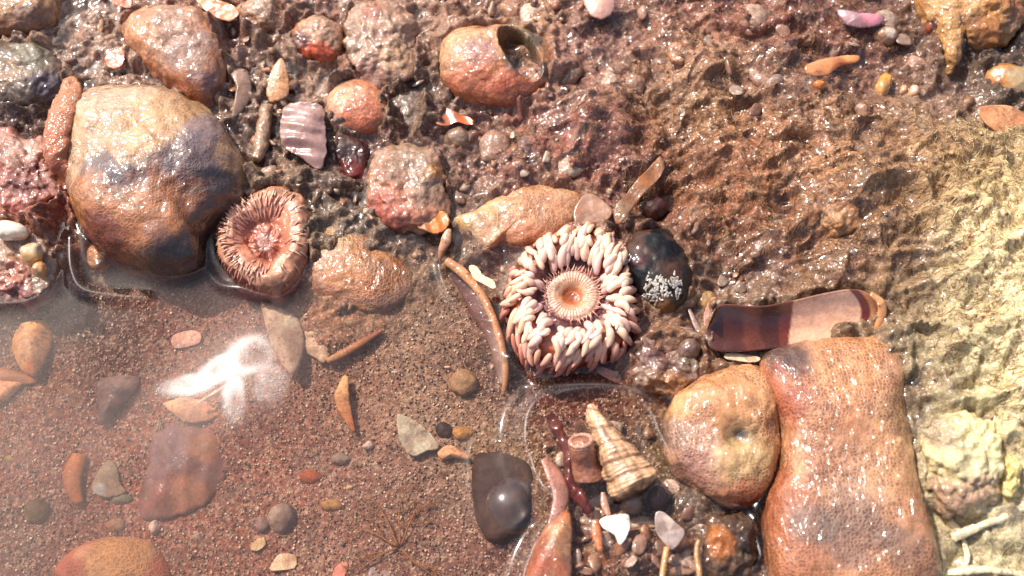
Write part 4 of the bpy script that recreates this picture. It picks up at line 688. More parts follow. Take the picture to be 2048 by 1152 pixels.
# body of revolution: column, torus shoulder, dark moat, raised oral disc, mouth
prof = [(0,.04,'7c3412'),(.05,.05,'8c4420'),(.10,.09,'a85c30'),(.145,.16,'b07c58'),(.19,.20,'b48c70'),(.25,.24,'c09a84'),(.32,.24,'bc9c8c'),(.38,.20,'a4807a'),(.40,.15,'7c4a4c'),(.46,.12,'5c3438'),(.52,.16,'7c4844'),(.60,.22,'a06450'),(.70,.36,'b87458'),(.82,.30,'b46a4c'),(.92,.08,'a85a40'),(.96,-.15,'a04c38'),(.93,-.5,'80382c'),(.9,-.8,'6c3026')]
pr = np.array([[a, b] for a, b, _ in prof]); pc = np.array([lin(c_) for _, _, c_ in prof]); tt = np.linspace(0, len(prof)-1, 110)
rr = np.interp(tt, range(len(prof)), pr[:, 0]); zz = np.interp(tt, range(len(prof)), pr[:, 1]); cc = np.stack([np.interp(tt, range(len(prof)), pc[:, q]) for q in range(3)], -1)
na = 200; an = np.linspace(0, 2*math.pi, na, endpoint=False); Vb = []; Cb = []
for r, z, c_ in zip(rr, zz, cc):
    inner = sm(.62-r, 0, .25); Rr = r*(inner*1.45+(1-inner)*Rf(an))
    fr = 1+.008*np.sin(an*44)*(r < .38)*(r > .12); stp = .007*np.sin(an*44+2)*(.2 < r < .38)
    Vb.append(np.stack([AC[0]+Rr*fr*np.cos(an), AC[1]+Rr*fr*np.sin(an), z+.1+stp+0*an], -1)); Cb.append(np.tile(c_, (na, 1))*(1+.05*np.sin(an*44)*(.2 < r < .38))[:, None])
Vb = np.concatenate(Vb); Cb = np.concatenate(Cb); Vb[:, 2] += .03*fbm2(Vb[:, 0]*4, Vb[:, 1]*4, 3, 2); 
Vb = np.concatenate([Vb, [[AC[0], AC[1], -.05]]]); Cb = np.concatenate([Cb, [lin('4a1408')]]); j = np.arange(na)
fan = np.stack([np.full(na, len(Vb)-1), j, (j+1) % na], -1)
put('body', Vb, [grid_faces(110, na, True)[:, ::-1], fan], Cb*ALB, M_FLESH, parent=anem)
# tentacles: a plump grain with a thin root, built along +x, bulging near its inner end
def grain(var, L=1.0, fat=.19, skinny=False):
    r_ = np.random.default_rng(var); n = 18; s = np.linspace(0, 1, n)
    w_ = fat*np.sin(math.pi*np.clip(s, 0.01, .985)**.9)**.42*(1-.28*s)
    if skinny: w_ = fat*(1-s)**.7*(.7+.3*np.sin(math.pi*s))+.008
    w_ = np.maximum(w_, .012); b1, b2 = r_.uniform(-.22, .22), r_.uniform(-.05, .05)
    path = np.stack([s*L, b1*np.sin(math.pi*s)+b2*s, .10*np.sin(math.pi*s)*L], -1)
    V, Fc = sweep(path, w_, w_*.92, 14); return V, Fc, s
def tent_mesh(var, hx1, hx2, fat, name, skinny=False):
    V, Fc, s = grain(var, 1, fat, skinny); sc_ = np.clip(V[:, 0], 0, 1)[:, None]
    c_ = lin(hx1)*(1-sc_)+lin(hx2)*sc_; c_ = c_*(1+.10*fbm3(V*4, 2, var))[:, None] if False else c_*(1+.10*fbm3(V*4, 2, var)[:, None])
    return V, Fc, c_*ALB
from mathutils import Matrix
def place(V, org, dirv, upv, L, fatk):
    x_ = dirv/np.linalg.norm(dirv); y_ = np.cross(upv, x_); y_ /= np.linalg.norm(y_); z_ = np.cross(x_, y_)
    return org+V[:, :1]*L*x_+V[:, 1:2]*fatk*y_+V[:, 2:3]*fatk*z_
rings = [  # r of root, r of tip, z root, z tip, count, colour root, tip, width
 (.48,.70,.34,.54,36,'e2b8b0','f2d4c0',.29),
 (.60,.81,.50,.57,44,'e8c0b4','f4d6c0',.29),
 (.74,.93,.54,.44,48,'eac8b6','e8bea6',.285),
 (.85,1.02,.42,.16,54,'e2b4a0','dca490',.28),
 (.94,1.04,.20,-.10,58,'cc8c7a','b87060',.23)]
items = []; r_ = np.random.default_rng(5)
for ri, (r0, r1, z0, z1, cnt, h1, h2, wk) in enumerate(rings):
    for q in range(cnt):
        a = 2*math.pi*(q+.5*(ri % 2))/cnt+r_.uniform(-.05, .05); ctr_a = math.degrees(a) % 360
        if ri == 0 and (130 < ctr_a < 152 or 172 < ctr_a < 196): continue        # the two dark gaps at the upper left
        if ri < 2 and (205 < ctr_a < 330) : rs = .04
        else: rs = 0
        swirl = .16*math.sin(2*a+.6)+r_.uniform(-.17, .17); R0 = Rf(a)*(r0+rs+r_.uniform(-.06, .05)); a2 = a+swirl; R1 = Rf(a2)*(r1+r_.uniform(-.04, .05))
        p0 = np.array([AC[0]+R0*math.cos(a), AC[1]+R0*math.sin(a), z0+r_.uniform(-.03, .05)]); p1 = np.array([AC[0]+R1*math.cos(a2), AC[1]+R1*math.sin(a2), z1+r_.uniform(-.05, .05)])
        d = p1-p0; L = np.linalg.norm(d); n_ = np.array([math.cos(a)*.4*(ri/2), math.sin(a)*.4*(ri/2), 1.0])
        wk2 = wk*r_.uniform(.8, 1.3)
        V, Fc, c_ = tent_mesh(ri*100+q % 7, h1, h2, .30, 't'); c_ = c_*r_.uniform(.86, 1.08)*np.array([1, r_.uniform(.94, 1.04), r_.uniform(.92, 1.06)])
        items.append((ri, L*wk2, place(V, p0, d, n_, L, wk2*.95), Fc, c_))
items.sort(key=lambda t: t[0]); 
M_TENT = wet_mat('tentacle_flesh', rough=.3, coat=.5, coat_rough=.12, bump=.08, bscale=6, cvar=.07, cscale=5, fine=18, sss=.35, bdist=.02)
for it in items[:66]: put('tentacle', it[2], it[3], it[4], M_TENT, parent=anem)
mid = [it for it in items[66:]]
for it in mid[:34]: put('tentacle', it[2], it[3], it[4], M_TENT, parent=anem)
V, Fc, c_ = join([(it[2], it[3], it[4]) for it in mid[34:]]); put('outer_tentacles', V, Fc, c_, M_TENT, parent=anem, kind='stuff')
# thin pale threads radiating over the moat
fr = []
for q in range(60):
    a = 2*math.pi*q/60+r_.uniform(-.03, .03); R0 = .36*1.45; R1 = R0+r_.uniform(.05, .17)
    p0 = np.array([AC[0]+R0*math.cos(a), AC[1]+R0*math.sin(a), .34]); a2 = a+r_.uniform(-.12, .12); p1 = np.array([AC[0]+R1*math.cos(a2), AC[1]+R1*math.sin(a2), .36+r_.uniform(-.05, .1)])
    V, Fc, c_ = tent_mesh(700+q % 5, 'c88c78', 'd8aca4', .16, 't', True); fr.append((place(V, p0, p1-p0, np.array([0, 0, 1.]), np.linalg.norm(p1-p0), .10), Fc, c_))
V, Fc, c_ = join(fr); put('inner_threads', V, Fc, c_, M_TENT, parent=anem, kind='stuff')

# ================================================================== small red anemone
BC = P(528, 482, .2); OB = crom([(520,385),(580,375),(620,400),(634,450),(625,510),(600,560),(560,592),(510,585),(465,560),(435,520),(428,470),(445,425),(480,398)], 200)
bxy = P(OB[:, 0], OB[:, 1], .05)[:, :2]; TB, RB = radial(bxy, BC[:2], 120); Rg = lambda a: np.interp(np.mod(a, 2*math.pi), np.r_[TB, 2*math.pi], np.r_[RB, RB[0]])
OUTL.append((bxy[::4], .07))
red = empty('sea_anemone', (BC[0], BC[1], -.5), 'half-closed reddish brown sea anemone with short tentacles beside the domed boulder', 'sea anemone')
prof = [(0,-.12,'8c5c50'),(.12,-.10,'84564c'),(.22,-.04,'94503c'),(.34,.0,'a05c44'),(.46,.18,'b07058'),(.6,.36,'bc8068'),(.74,.40,'bc886c'),(.88,.28,'ac785e'),(.97,.0,'985c4a'),(.98,-.3,'6c2820'),(.95,-.7,'54201c')]
pr = np.array([[a, b] for a, b, _ in prof]); pc = np.array([lin(c_) for _, _, c_ in prof]); tt = np.linspace(0, len(prof)-1, 70)
Vb = []; Cb = []
for t_ in tt:
    r = np.interp(t_, range(len(prof)), pr[:, 0]); z = np.interp(t_, range(len(prof)), pr[:, 1]); c_ = np.array([np.interp(t_, range(len(prof)), pc[:, q]) for q in range(3)])
    fo = .05*fbm2(np.cos(an)*2+r*3, np.sin(an)*2, 3, 5)*2*math.exp(-((r-.3)/.2)**2)
    Vb.append(np.stack([BC[0]+Rg(an)*r*np.cos(an)*(1-.06*(1-r)), BC[1]+Rg(an)*r*np.sin(an), z+fo+.22*math.exp(-(r/.35)**2)], -1)); Cb.append(np.tile(c_, (na, 1)))
Vb = np.concatenate(Vb); Cb = np.concatenate(Cb); Vb = Vb+.11*np.stack([fbm3(Vb*2.4, 4, q) for q in (3, 4, 5)], -1); Cb *= (1+.6*fbm3(Vb*3, 3, 9))[:, None]
j = np.arange(na)
put('body', Vb, [grid_faces(70, na, True)[:, ::-1]], Cb*ALB, M_FLESH, parent=red)
its = []
for ri, (r0, r1, z0, z1, cnt, h1, h2) in enumerate([(.42,.60,.18,.36,44,'bc8474','cc9c8c'),(.56,.74,.34,.42,50,'c08c7c','d4a694'),(.70,.86,.40,.36,56,'c49480','d0a490'),(.82,.96,.33,.14,60,'b88876','b88474'),(.92,1.0,.14,-.12,50,'9c6458','8c5448')]):
    for q in range(cnt):
        a = 2*math.pi*(q+.5*(ri % 2))/cnt+r_.uniform(-.04, .04); a2 = a+r_.uniform(-.07, .07); left = math.cos(a-2.9) > -.25
        if not left and r_.random() < .6: continue
        p0 = np.array([BC[0]+Rg(a)*r0*math.cos(a), BC[1]+Rg(a)*r0*math.sin(a), z0]); p1 = np.array([BC[0]+Rg(a2)*r1*math.cos(a2), BC[1]+Rg(a2)*r1*math.sin(a2), z1+r_.uniform(-.04, .05)])
        V, Fc, c_ = tent_mesh(300+q % 6, h1, h2, .22, 't'); c_ = c_*r_.uniform(.8, 1.1); its.append((place(V, p0, p1-p0, np.array([math.cos(a)*.3*ri, math.sin(a)*.3*ri, 1.]), np.linalg.norm(p1-p0), .105), Fc, c_))
for it in its[:100]: put('tentacle', it[0], it[1], it[2], M_FLESH, parent=red)
V, Fc, c_ = join(its[100:]); put('outer_tentacles', V, Fc, c_, M_FLESH, parent=red, kind='stuff')

blob('mouth', [(480,500),(495,470),(525,478),(535,510),(520,540),(490,535)], -.2, .03, '8c5c50', [(500,500,18,'94706c')], M_FLESH, n=60, amp=.06, amp2=.03, men=0, parent=red)
blob('fold', [(530,470),(560,450),(580,470),(560,500),(535,500)], -.2, .08, '9c6050', [], M_FLESH, n=50, amp=.06, amp2=.03, men=0, parent=red)
# white crust specks on the mussel (a part of it)
dg = bpy.context.evaluated_depsgraph_get()
bvh_v = np.array([v.co for v in bl.data.vertices])+np.array(bl.location)
sp = []
for q in range(120):
    cxp, cyp = (1312+r_.normal(0, 16), 578+r_.normal(0, 11)) if q < 80 else (1352+r_.normal(0, 6), 575+r_.normal(0, 12))
    if q > 112: cxp, cyp = 1255+r_.normal(0, 4), 515+r_.normal(0, 6)
    pt = P(cxp, cyp, .45); up_ = bvh_v[bvh_v[:, 2] > 0]; i = np.argmin(np.hypot(up_[:, 0]-pt[0], up_[:, 1]-pt[1])); b_ = up_[i]+np.array([0, 0, .008])
    a = r_.uniform(0, 6.28); L = r_.uniform(.015, .06); t3_ = np.linspace(-1, 1, 6)
    path = np.stack([b_[0]+t3_*L*math.cos(a), b_[1]+t3_*L*math.sin(a)+.05*t3_**2*r_.uniform(-1, 1), np.full(6, b_[2])], -1)
    for m_ in range(6):
        i = np.argmin(np.hypot(up_[:, 0]-path[m_, 0], up_[:, 1]-path[m_, 1])); path[m_, 2] = up_[i, 2]+.006
    V, Fc = sweep(path, [.012, .024, .018, .028, .02, .01], .008, 6); sp.append((V, Fc, np.tile(lin('a4a09c'), (len(V), 1))*ALB))
V, Fc, c_ = join(sp); put('white_crust', V, Fc, c_, M_SHELL, parent=bl, kind='stuff')
# ================================================================== loose stuff
def grains(n, box, size, cols_, seed, dzf=.3, matf=None, power=3):
    r_ = np.random.default_rng(seed); px = r_.uniform(box[0], box[2], n); py = r_.uniform(box[1], box[3], n); q = P(px, py, 0)
    if matf is not None:
        F_ = field(q[:, 0], q[:, 1]); keep = matf(F_, q) > r_.random(n); q = q[keep]; n = len(q)
    z = ground_z(q[:, 0], q[:, 1]); s = size[0]+(size[1]-size[0])*r_.random(n)**power
    base = np.array([[1,0,0],[-1,0,0],[0,1,0],[0,-1,0],[0,0,1],[0,0,-1]], float); tri = np.array([[0,2,4],[2,1,4],[1,3,4],[3,0,4],[2,0,5],[1,2,5],[3,1,5],[0,3,5]])
    # cube-ish, 8 corner verts pushed in at random -> angular grains
    cub = np.array([[x, y, z_] for x in (-1, 1) for y in (-1, 1) for z_ in (-1, 1)], float)*.62
    qf = np.array([[0,1,3,2],[4,6,7,5],[0,4,5,1],[2,3,7,6],[0,2,6,4],[1,5,7,3]])
    V = cub[None]*(1+.45*r_.uniform(-1, 1, (n, 8, 3))); a = r_.uniform(0, 6.28, n); ca, sa = np.cos(a)[:, None], np.sin(a)[:, None]
    x_ = V[..., 0]*ca-V[..., 1]*sa*r_.uniform(.6, 1, (n, 1)); y_ = V[..., 0]*sa+V[..., 1]*ca; V = np.stack([x_, y_, V[..., 2]*.7], -1)*s[:, None, None]
    V += np.stack([q[:, 0], q[:, 1], z+s*dzf], -1)[:, None]; Fc = (qf[None]+np.arange(n)[:, None, None]*8).reshape(-1, 4)
    pal = np.array([lin(h) for h in cols_]); c_ = pal[r_.integers(0, len(pal), n)]*(.7+.6*r_.random((n, 1)))
    return V.reshape(-1, 3), Fc, np.repeat(c_, 8, 0)
V, Fc, c_ = grains(30000, (-60, 540, 1560, 1220), (.010, .034), ['8c7060','6c5048','a48c78','4c342c','b89c88','7c5c50','94684c','3c2824','c8b09c'], 1, matf=lambda F_, q: np.clip(1.15-1.6*F_[:, 2], 0, 1), power=2.5)
M_SAND = wet_mat('sand_grain', rough=.7, coat=0, coat_rough=.2, bump=.2, cvar=.1, spec=.3)
put('coarse_sand', V, Fc, c_*ALB, M_SAND, smooth=False, kind='stuff', label='coarse speckled sand on the floor of the pool', cat='sand', base=(0, 0, -1))
V, Fc, c_ = grains(9000, (-60, -60, 2100, 1220), (.014, .05), ['a88468','8c6450','b89478','6c4434','94603e','c0a890'], 2, matf=lambda F_, q: np.clip(.15+F_[:, 2], 0, 1)*.9, power=3)
M_GRIT = wet_mat('wet_grit', rough=.5, coat=.35, coat_rough=.06, bump=.2, cvar=.15)
V2, F2, c2 = grains(1500, (-60, -60, 1500, 700), (.04, .13), ['8c6a54','7c5c4c','a48c78','5c4034','8c5840','6c5444'], 22, matf=lambda F_, q: np.clip((F_[:, 0] > -.25)*.8*(F_[:, 2] < .7), 0, 1), power=2)
V, Fs_, c_ = join([(V, [Fc], c_), (V2, [F2], c2)]); Fc = Fs_[0]
put('grit', V, Fc, c_*ALB, M_GRIT, smooth=False, kind='stuff', label='wet grit caught in the slime around the stones', cat='grit', base=(0, 0, 0))
# fuzzy algae: short curled threads over the mat
def threads(n, box, Lr, wr, cols_, seed, matf, lift=.08, seg=6):
    r_ = np.random.default_rng(seed); q = P(r_.uniform(box[0], box[2], n), r_.uniform(box[1], box[3], n), .5); F_ = field(q[:, 0], q[:, 1])
    q = q[matf(F_, q) > r_.random(n)]; n = len(q); L = r_.uniform(*Lr, n); a = r_.uniform(0, 6.28, n); cur = r_.uniform(-2.4, 2.4, n); s = np.linspace(0, 1, seg+1)
    an_ = a[:, None]+cur[:, None]*s; x_ = q[:, :1]+np.cumsum(np.cos(an_), 1)*(L/seg)[:, None]; y_ = q[:, 1:2]+np.cumsum(np.sin(an_), 1)*(L/seg)[:, None]
    z = ground_z(x_.ravel(), y_.ravel()).reshape(n, -1)+lift*r_.random((n, 1))*np.sin(s*math.pi*r_.uniform(.5, 1, (n, 1)))+.006
    Pn = np.stack([x_, y_, z], -1); w_ = (r_.uniform(*wr, n))[:, None]*(1-.6*s); sd = np.stack([-np.sin(an_), np.cos(an_), 0*an_], -1)
    A = Pn+sd*w_[..., None]; B = Pn-sd*w_[..., None]; C_ = Pn+np.array([0, 0, 1.])*w_[..., None]*1.2
    V = np.stack([A, C_, B], 2); k = seg+1; idx = (np.arange(n)[:, None]*k+np.arange(k-1)).ravel()*3
    Fc = np.concatenate([np.stack([idx+i, idx+(i+1) % 3, idx+3+(i+1) % 3, idx+3+i], -1) for i in range(3)])
    pal = np.array([lin(h) for h in cols_]); c_ = np.repeat(pal[r_.integers(0, len(pal), n)]*(.7+.6*r_.random((n, 1))), k*3, 0)
    return V.reshape(-1, 3), Fc, c_
M_ALGA = wet_mat('algae_thread', rough=.6, spec=.2, coat=.12, coat_rough=.12, bump=.1, cvar=.1, sss=0)
V, Fc, c_ = threads(26000, (900, -40, 2120, 900), (.06, .26), (.003, .008), ['98704c','846044','a4845e','745040','9c7c5c','6c4c3c','b0946c'], 3, lambda F_, q: np.clip(F_[:, 2]-.15, 0, 1))
put('algae_mat', V, Fc, c_*ALB, M_ALGA, kind='stuff', label='fuzzy brown algae threads covering the slope on the right', cat='algae', base=(5, 2, 0))
V, Fc, c_ = threads(7000, (1780, 250, 2120, 1180), (.06, .3), (.003, .007), ['e0d4a0','c8b880','f0e8c0','b0a070'], 4, lambda F_, q: np.clip((q[:, 0]-8.0)/1.5, 0, 1)*.9)
put('pale_algae', V, Fc, c_*ALB, M_ALGA, kind='stuff', label='yellow-white algae fuzz along the right edge, paled for overexposed sunlight', cat='algae', base=(9, 1, 0))
V, Fc, c_ = threads(500, (-20, -30, 1560, 760), (.2, .7), (.003, .006), ['c8b4a4','a8887c','d8c8b8','8c5c4c'], 6, lambda F_, q: np.full(len(q), .5), lift=.15, seg=9)
put('hair_threads', V, Fc, c_*ALB, M_ALGA, kind='stuff', label='fine pale hair-like threads strewn among the wet stones', cat='threads', base=(0, 0, 0))
# branching weed at the lower middle
r_ = np.random.default_rng(12); wp = []
def branch(px, py, ang, L, w_, dep):
    n = 14; s = np.linspace(0, 1, n); a = ang+np.cumsum(r_.normal(0, .09, n)); x_ = px+np.cumsum(np.cos(a))*L/n; y_ = py+np.cumsum(np.sin(a))*L/n
    z = np.array([gp(x_[i], y_[i], .05)[2] for i in (0, n-1)]); p3 = P(x_, y_, np.interp(s, [0, 1], z)+.05*np.sin(s*3.1)); V, Fc = sweep(p3, w_*(1-.6*s)/100, w_*(1-.6*s)/100, 6); wp.append((V, Fc, np.tile(lin('8c5c30'), (len(V), 1))*ALB))
    if dep:
        for q in range(3): i = r_.integers(3, n-1); branch(x_[i], y_[i], a[i]+r_.choice([-1, 1])*r_.uniform(.4, .8), L*.5, w_*.6, dep-1)
for a_ in (-2.2, -1.6, -1.1, -2.8, 2.9, .5): branch(800, 1095, a_, 95, 2.2, 2)
V, Fc, c_ = join(wp); put('branching_weed', V, Fc, c_, M_SUBM, label='dim yellow-brown branching weed on the sand near the bottom edge', cat='seaweed')
# long root-like strands at the lower right
for i, (pth, wd, lb) in enumerate([([(1905,1075),(1945,1058),(1990,1040),(2050,1015)], [9,8,7,9], 'thick pale strand running to the right edge below the granular lump'), ([(1890,1150),(1935,1142),(1990,1140),(2050,1150)], [6,7,6,6], 'pale strand along the bottom right corner'), ([(1900,1040),(1925,1075),(1935,1120),(1915,1150)], [8,6,5,4], 'short pale strand dropping from the thick one to the bottom')]):
    ribbon('pale_strand', pth, wd, 'dcd0b0', thick=.8, dz=.1, mat=M_SHELL, rough_=.05, label=lb, cat='strand', n=40, group='pale strands at the lower right')

# ================================================================== small broken clutter
def inpoly(p, poly):
    x, y = p; c_ = False; j_ = len(poly)-1
    for i_ in range(len(poly)):
        xi, yi = poly[i_]; xj, yj = poly[j_]
        if (yi > y) != (yj > y) and x < (xj-xi)*(y-yi)/(yj-yi)+xi: c_ = not c_
        j_ = i_
    return c_
r_ = np.random.default_rng(44); zones = [((0, 0, 1180, 480), 64, 46), ((1090, 830, 1520, 1150), 46, 6), ((1180, 380, 1560, 760), 12, 10), ((1150, 0, 1900, 220), 12, 14)]
TAN = ['a07c64','94705c','b09480','84604c','987464','a07050','7c5c4c','b49c88','6c4c40','948074']
AVOID = PXO+[OUT, OB]
def spot(bx):
    for _ in range(60):
        p_ = (r_.uniform(bx[0], bx[2]), r_.uniform(bx[1], bx[3]))
        if p_[1] > 470+60*math.sin(p_[0]/90) and p_[0] < 1000: continue
        if not any(inpoly(p_, o_[::6]) for o_ in AVOID): return p_
    return p_
for bx, nf, nl in zones:
    for q in range(nf):
        cx_, cy_ = spot(bx); s_ = r_.uniform(8, 21) if bx[1] < 800 else r_.uniform(12, 32); a0 = r_.uniform(0, 6.28); el = r_.uniform(.35, .8); kk = r_.integers(5, 8); pts_ = []
        for w_ in range(kk):
            t_ = 2*math.pi*w_/kk; rr_ = s_*r_.uniform(.6, 1.2); x_, y_ = rr_*math.cos(t_), rr_*math.sin(t_)*el; pts_.append((cx_+x_*math.cos(a0)-y_*math.sin(a0), cy_+x_*math.sin(a0)+y_*math.cos(a0)))
        z_ = gp(cx_, cy_, .06)[2]+r_.uniform(.0, .08)
        flake('shell_fragment', pts_, z_, TAN[r_.integers(0, 10)], [], M_SHELL, t=.035, cup=r_.uniform(0, .08), slope=tuple(r_.uniform(-.5, .5, 2)), n=26, m=4, seed=int(q+bx[0]), rag=.06, label='small broken shell fragment in the wet clutter', cat='shell fragment', group='small broken shell fragments in the wet clutter')
    for q in range(nl):
        cx_, cy_ = spot(bx); s_ = r_.uniform(12, 34)
        peb('small_lump', cx_, cy_, s_, s_*r_.uniform(.7, 1), s_/100*r_.uniform(.35, .65), TAN[r_.integers(0, 10)], M_STONE, 'small slimy lump half sunk in the wet clutter', 'lump', seed=int(q+bx[1]+200), ang=r_.uniform(0, 3), group='small slimy lumps in the wet clutter', dz=-.10)

# ================================================================== water
def segd(x, y, poly, closed=True):
    p = np.asarray(poly)[:, :2]; q = np.roll(p, -1, 0) if closed else p[1:]; p = p if closed else p[:-1]; best = np.full(len(x), 1e9)
    for a, b in zip(p, q):
        d = b-a; L2 = d@d+1e-12; t = np.clip(((x-a[0])*d[0]+(y-a[1])*d[1])/L2, 0, 1); best = np.minimum(best, (x-a[0]-t*d[0])**2+(y-a[1]-t*d[1])**2)
    return np.sqrt(best)
def water_mat(name, murk_reflection=True, rough=.08, f0=.035):
    m = bpy.data.materials.new(name); m.use_nodes = True; nt = m.node_tree; L = nt.links.new; nt.nodes.clear()
    out = N(nt, 'ShaderNodeOutputMaterial'); lw = N(nt, 'ShaderNodeLayerWeight'); lw.inputs['Blend'].default_value = .5
    pw = N(nt, 'ShaderNodeMath', operation='POWER'); L(lw.outputs['Facing'], pw.inputs[0]); pw.inputs[1].default_value = 4.0
    sch = N(nt, 'ShaderNodeMath', operation='MULTIPLY_ADD'); L(pw.outputs[0], sch.inputs[0]); sch.inputs[1].default_value = .9; sch.inputs[2].default_value = f0
    gl = N(nt, 'ShaderNodeBsdfGlossy'); gl.inputs['Roughness'].default_value = rough
    tr = N(nt, 'ShaderNodeBsdfTransparent'); tr.inputs['Color'].default_value = (.97, .95, .94, 1)  # faint red tint stands in for a reddish reflection
    mx = N(nt, 'ShaderNodeMixShader'); L(sch.outputs[0], mx.inputs[0]); L(gl.outputs[0], mx.inputs[2])
    if murk_reflection:
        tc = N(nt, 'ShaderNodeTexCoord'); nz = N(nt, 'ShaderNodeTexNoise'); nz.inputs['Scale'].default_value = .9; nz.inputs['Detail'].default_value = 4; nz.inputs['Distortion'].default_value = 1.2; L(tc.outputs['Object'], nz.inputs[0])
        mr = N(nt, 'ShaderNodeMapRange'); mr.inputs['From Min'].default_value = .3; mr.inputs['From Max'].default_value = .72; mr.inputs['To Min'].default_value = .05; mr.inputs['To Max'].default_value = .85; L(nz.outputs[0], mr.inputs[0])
        at = N(nt, 'ShaderNodeAttribute', attribute_name='murk_reflection'); mk = N(nt, 'ShaderNodeMath', operation='MULTIPLY'); L(at.outputs['Fac'], mk.inputs[0]); mk.use_clamp = True; L(mr.outputs[0], mk.inputs[1])
        df = N(nt, 'ShaderNodeBsdfDiffuse'); df.inputs['Color'].default_value = (.15, .088, .072, 1); mm_ = N(nt, 'ShaderNodeMixShader'); L(mk.outputs[0], mm_.inputs[0]); L(tr.outputs[0], mm_.inputs[1]); L(df.outputs[0], mm_.inputs[2]); L(mm_.outputs[0], mx.inputs[1])  # reddish diffuse layer: suspended murk plus a red reflection painted as colour
        ar = N(nt, 'ShaderNodeAttribute', attribute_name='ruffle'); ra = N(nt, 'ShaderNodeMath', operation='ADD'); L(ar.outputs['Fac'], ra.inputs[0]); ra.inputs[1].default_value = rough; L(ra.outputs[0], gl.inputs['Roughness'])
    else: L(tr.outputs[0], mx.inputs[1])
    L(mx.outputs[0], out.inputs[0]); return m
g = build_ground()
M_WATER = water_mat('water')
wx_ = axis(-13.2, 10.0, .045, 30, 24); wy_ = axis(-7.4, 9.2, .045, 30, 24); WX, WY = np.meshgrid(wx_, wy_); wx, wy = WX.ravel(), WY.ravel()
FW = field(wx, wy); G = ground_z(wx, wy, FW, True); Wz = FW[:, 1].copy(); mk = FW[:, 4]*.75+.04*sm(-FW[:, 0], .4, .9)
sh = sm(FW[:, 1], .01, .08)    # films over the shore are uneven, the pool itself is calm
Gs = ground_z(wx, wy, FW, False); film = sm(fbm2(wx*.8, wy*.8, 3, 71), -.35, .15)*sm(FW[:, 0], -.12, .1)*(1-sm(wx, 7.2, 9.0)); drape = Gs+.055+.03*FW[:, 2]+.045*fbm2(wx*3, wy*3, 2, 72)+.03*fbm2(wx*7.5, wy*7.5, 2, 73)
Wz = np.where(film > .02, np.maximum(Wz, drape-.12*(1-film)), Wz)
Wz += sm(FW[:, 0], -.3, 0)*.02*fbm2(wx*7, wy*7, 2, 74)
Wz += sh*.05*fbm2(wx*1.3, wy*1.3, 3, 61)+sh*.025*fbm2(wx*4, wy*4, 2, 62)+.004*fbm2(wx*.9, wy*.9, 2, 63)
from itertools import chain
inside = np.zeros(len(wx), bool)
fw_ = np.exp(-np.maximum(np.maximum(np.maximum(-13-wx, wx-10), np.maximum(wy-9, -7.2-wy)), 0)/1.0); Wz = Wz*fw_+FW[:, 1]*(1-fw_)
for o_, rise in OUTL:
    lo_, hi = o_.min(0)-1.2, o_.max(0)+1.2; sel = np.where((wx > lo_[0]) & (wx < hi[0]) & (wy > lo_[1]) & (wy < hi[1]))[0]
    if len(sel) == 0: continue
    closed = rise > 0; d = segd(wx[sel], wy[sel], o_, closed)
    Wz[sel] += abs(rise)*np.exp(-d/.14)
# swollen edges of the water skin, following the clutter it is caught on: path, height, half width
LINES = [([(143,480),(146,540),(165,578),(215,592),(290,598)],.12,.13,0),([(415,540),(440,570),(490,582),(530,595)],.07,.1,0),
 ([(1098,1010),(1060,950),(1045,900),(1050,840),(1080,805),(1140,792),(1210,790),(1270,802),(1305,835),(1322,880),(1345,925)],.36,.25,1),([(1110,1000),(1100,1050),(1068,1090),(1048,1140),(1045,1180)],.16,.17,1),
 ([(878,530),(890,570),(915,610),(950,635),(1000,648)],.05,.07,0),([(925,400),(985,390),(1030,362),(1085,352),(1140,362),(1175,385)],.08,.1,0),([(880,190),(940,235),(1010,222),(1075,195),(1110,150)],.07,.1,0),
 ([(1520,1120),(1508,1060),(1520,1000),(1545,950),(1560,880)],.10,.12,0),([(1815,690),(1822,740),(1818,800)],.08,.09,0),([(1020,715),(1055,760),(1120,785),(1200,790)],.06,.09,0),([(660,400),(720,440),(745,480),(790,515)],.08,.1,0),([(600,440),(680,395),(745,475)],.04,.1,0),
 ([(1380,940),(1420,990),(1470,1010),(1500,1045)],.10,.12,0),([(1190,1050),(1210,1090),(1240,1120)],.08,.08,0),([(1250,455),(1300,445),(1350,465),(1390,520),(1395,590)],.05,.08,0),([(1400,790),(1440,750),(1500,715)],.10,.1,0),([(1430,690),(1500,672),(1600,665),(1700,660)],.05,.07,0)]
ruf = np.zeros(len(wx))
for pts_, hh, ww, big_ in LINES:
    c2 = crom(pts_, 40, False); q = P(c2[:, 0], c2[:, 1], 0.03); d = segd(wx, wy, q, False); Wz += hh*np.exp(-(d/ww)**2); ruf = np.maximum(ruf, (.15+.17*big_)*np.exp(-(d/ww)**4))
ringp_ = crom([(1075,1000),(1060,950),(1045,900),(1050,840),(1080,805),(1140,792),(1210,790),(1270,802),(1305,835),(1322,880),(1345,925),(1400,1000),(1420,1100),(1400,1200),(1060,1200),(1060,1100),(1100,1050)], 120); ringq = P(ringp_[:, 0], ringp_[:, 1], .03)[:, :2]
sel = np.where((wx > ringq[:, 0].min()-.5) & (wx < ringq[:, 0].max()+.5) & (wy < ringq[:, 1].max()+.5))[0]; dd_ = segd(wx[sel], wy[sel], ringq); ii_ = np.array([inpoly((wx[k_], wy[k_]), ringq) for k_ in sel]); sd_ = np.where(ii_, dd_, -dd_); Wz[sel] += .22*sm(sd_, -.16, .16)
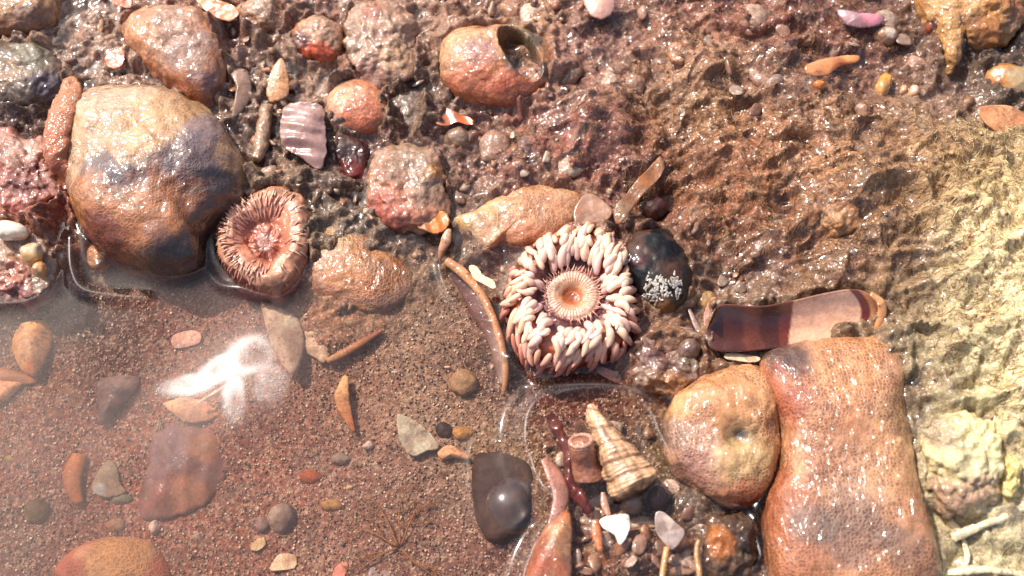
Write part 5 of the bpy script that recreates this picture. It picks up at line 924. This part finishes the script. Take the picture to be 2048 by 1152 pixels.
for cx_, cy_, sx_, sy_, hh, tx, ty, ru, an_r in RUFFLE:
    q = P(cx_, cy_, 0)[:2]; dx = wx-q[0]; dy = wy-q[1]; ca, sa = math.cos(an_r), math.sin(an_r); u_ = (dx*ca+dy*sa)/sx_; v_ = (-dx*sa+dy*ca)/sy_
    k_ = np.exp(-(u_*u_+v_*v_)**1.3)*(1+.5*fbm2(wx*3, wy*3, 2, 9)*(ru > 0)); Wz += k_*(tx*dx+ty*dy)+hh*k_; ruf = np.maximum(ruf, k_*ru)
keep = (Wz > G-.06)
Fw = grid_faces(len(wy_), len(wx_)); Fw = Fw[keep[Fw].any(1)]; used = np.unique(Fw); mp_ = np.full(len(wx), -1); mp_[used] = np.arange(len(used))
put('water', np.stack([wx, wy, Wz], -1)[used], mp_[Fw], None, M_WATER, kind='structure', attrs={'murk_reflection': mk[used], 'ruffle': ruf[used]}, base=(0, 0, 0))
# air bubbles on the water skin: spherical caps with a film
M_BUB = water_mat('bubble_film', False, .18, .05)
def bubble(px, py, r, lb, hk=.75, z=None, group=None):
    r = r/100; q = P(px, py, 0.02) if z is None else (gp(px, py, z)); n, m = 40, 18; th = np.linspace(0, 2*math.pi, n, endpoint=False); ph = np.linspace(0, math.pi/2*1.05, m)
    V = [[0, 0, r*hk]]
    for p_ in ph[1:]: V += list(zip(r*np.sin(p_)*np.cos(th), r*np.sin(p_)*np.sin(th), np.full(n, r*hk*np.cos(p_))))
    V = np.array(V); V = V*(1+.05*fbm3(V*2.2/max(r, .1)*.5+py, 2, 3))[:, None]+q; j = np.arange(n); put('air_bubble', V, [grid_faces(m-1, n, True)[:, ::-1]+1, np.stack([0*j, 1+j, 1+(j+1) % n], -1)], None, M_BUB, label=lb, cat='bubble', group=group, base=q)
bubble(1032, 1010, 54, 'large domed air bubble in front of the dark sunken block', .62)
BUBS = [(1186,505,13,'larger bubble of the pair on the slime left of the pink anemone',.2),(1322,985,26,'clear bubble beside the small dark round snail',.1),(1130,480,8,'tiny bubble above the pair on the slime',.1),(1012,505,12,'bubble on the slime, nearest the pink anemone at its upper left',.1),(1016,527,9,'small bubble just under the one on the slime',.1),(1225,1088,12,'bubble below the white glint flake',.2),(1700,560,9,'little bubble right of centre in the algae mat',.05),(690,270,8,'tiny bubble under the smooth orange pebble',.1),(1625,170,17,'bubble around the little orange pebble',.1),(1805,150,14,'bubble above the touching pink pebbles',.06),(1312,1062,8,'tiny bubble left of the grey translucent chip',.2),(1115,565,7,'tiny bubble in the gap of the pink anemone tentacles',.6),(1112,655,9,'tiny bubble below the anemone mouth disc',.6)]
for a, b, r, lb, dz in BUBS: bubble(a, b, r, lb, .8, dz)

GR = {'pebble': 'loose pebbles among the stones and on the pool floor', 'chip': 'small chips of shell and stone', 'bubble': 'air bubbles on the water skin', 'stone': 'wet stones along the pool', 'shell': 'broken shells', 'sea anemone': 'sea anemones in the pool', 'sponge': 'sponges and crusts', 'boulder': 'boulders at the upper left', 'rock': 'rough lumps of rock', 'snail': 'small dark snails', 'straw': 'straw-coloured stalks', 'splinter': 'pale splinters', 'flake': 'torn flakes', 'worm tube': 'worm tubes'}
for o in COL.objects:
    if o.parent is None and o.get('category') in GR and not o.get('group'): o['group'] = GR[o['category']]
    if '_b' in o: del o['_b']
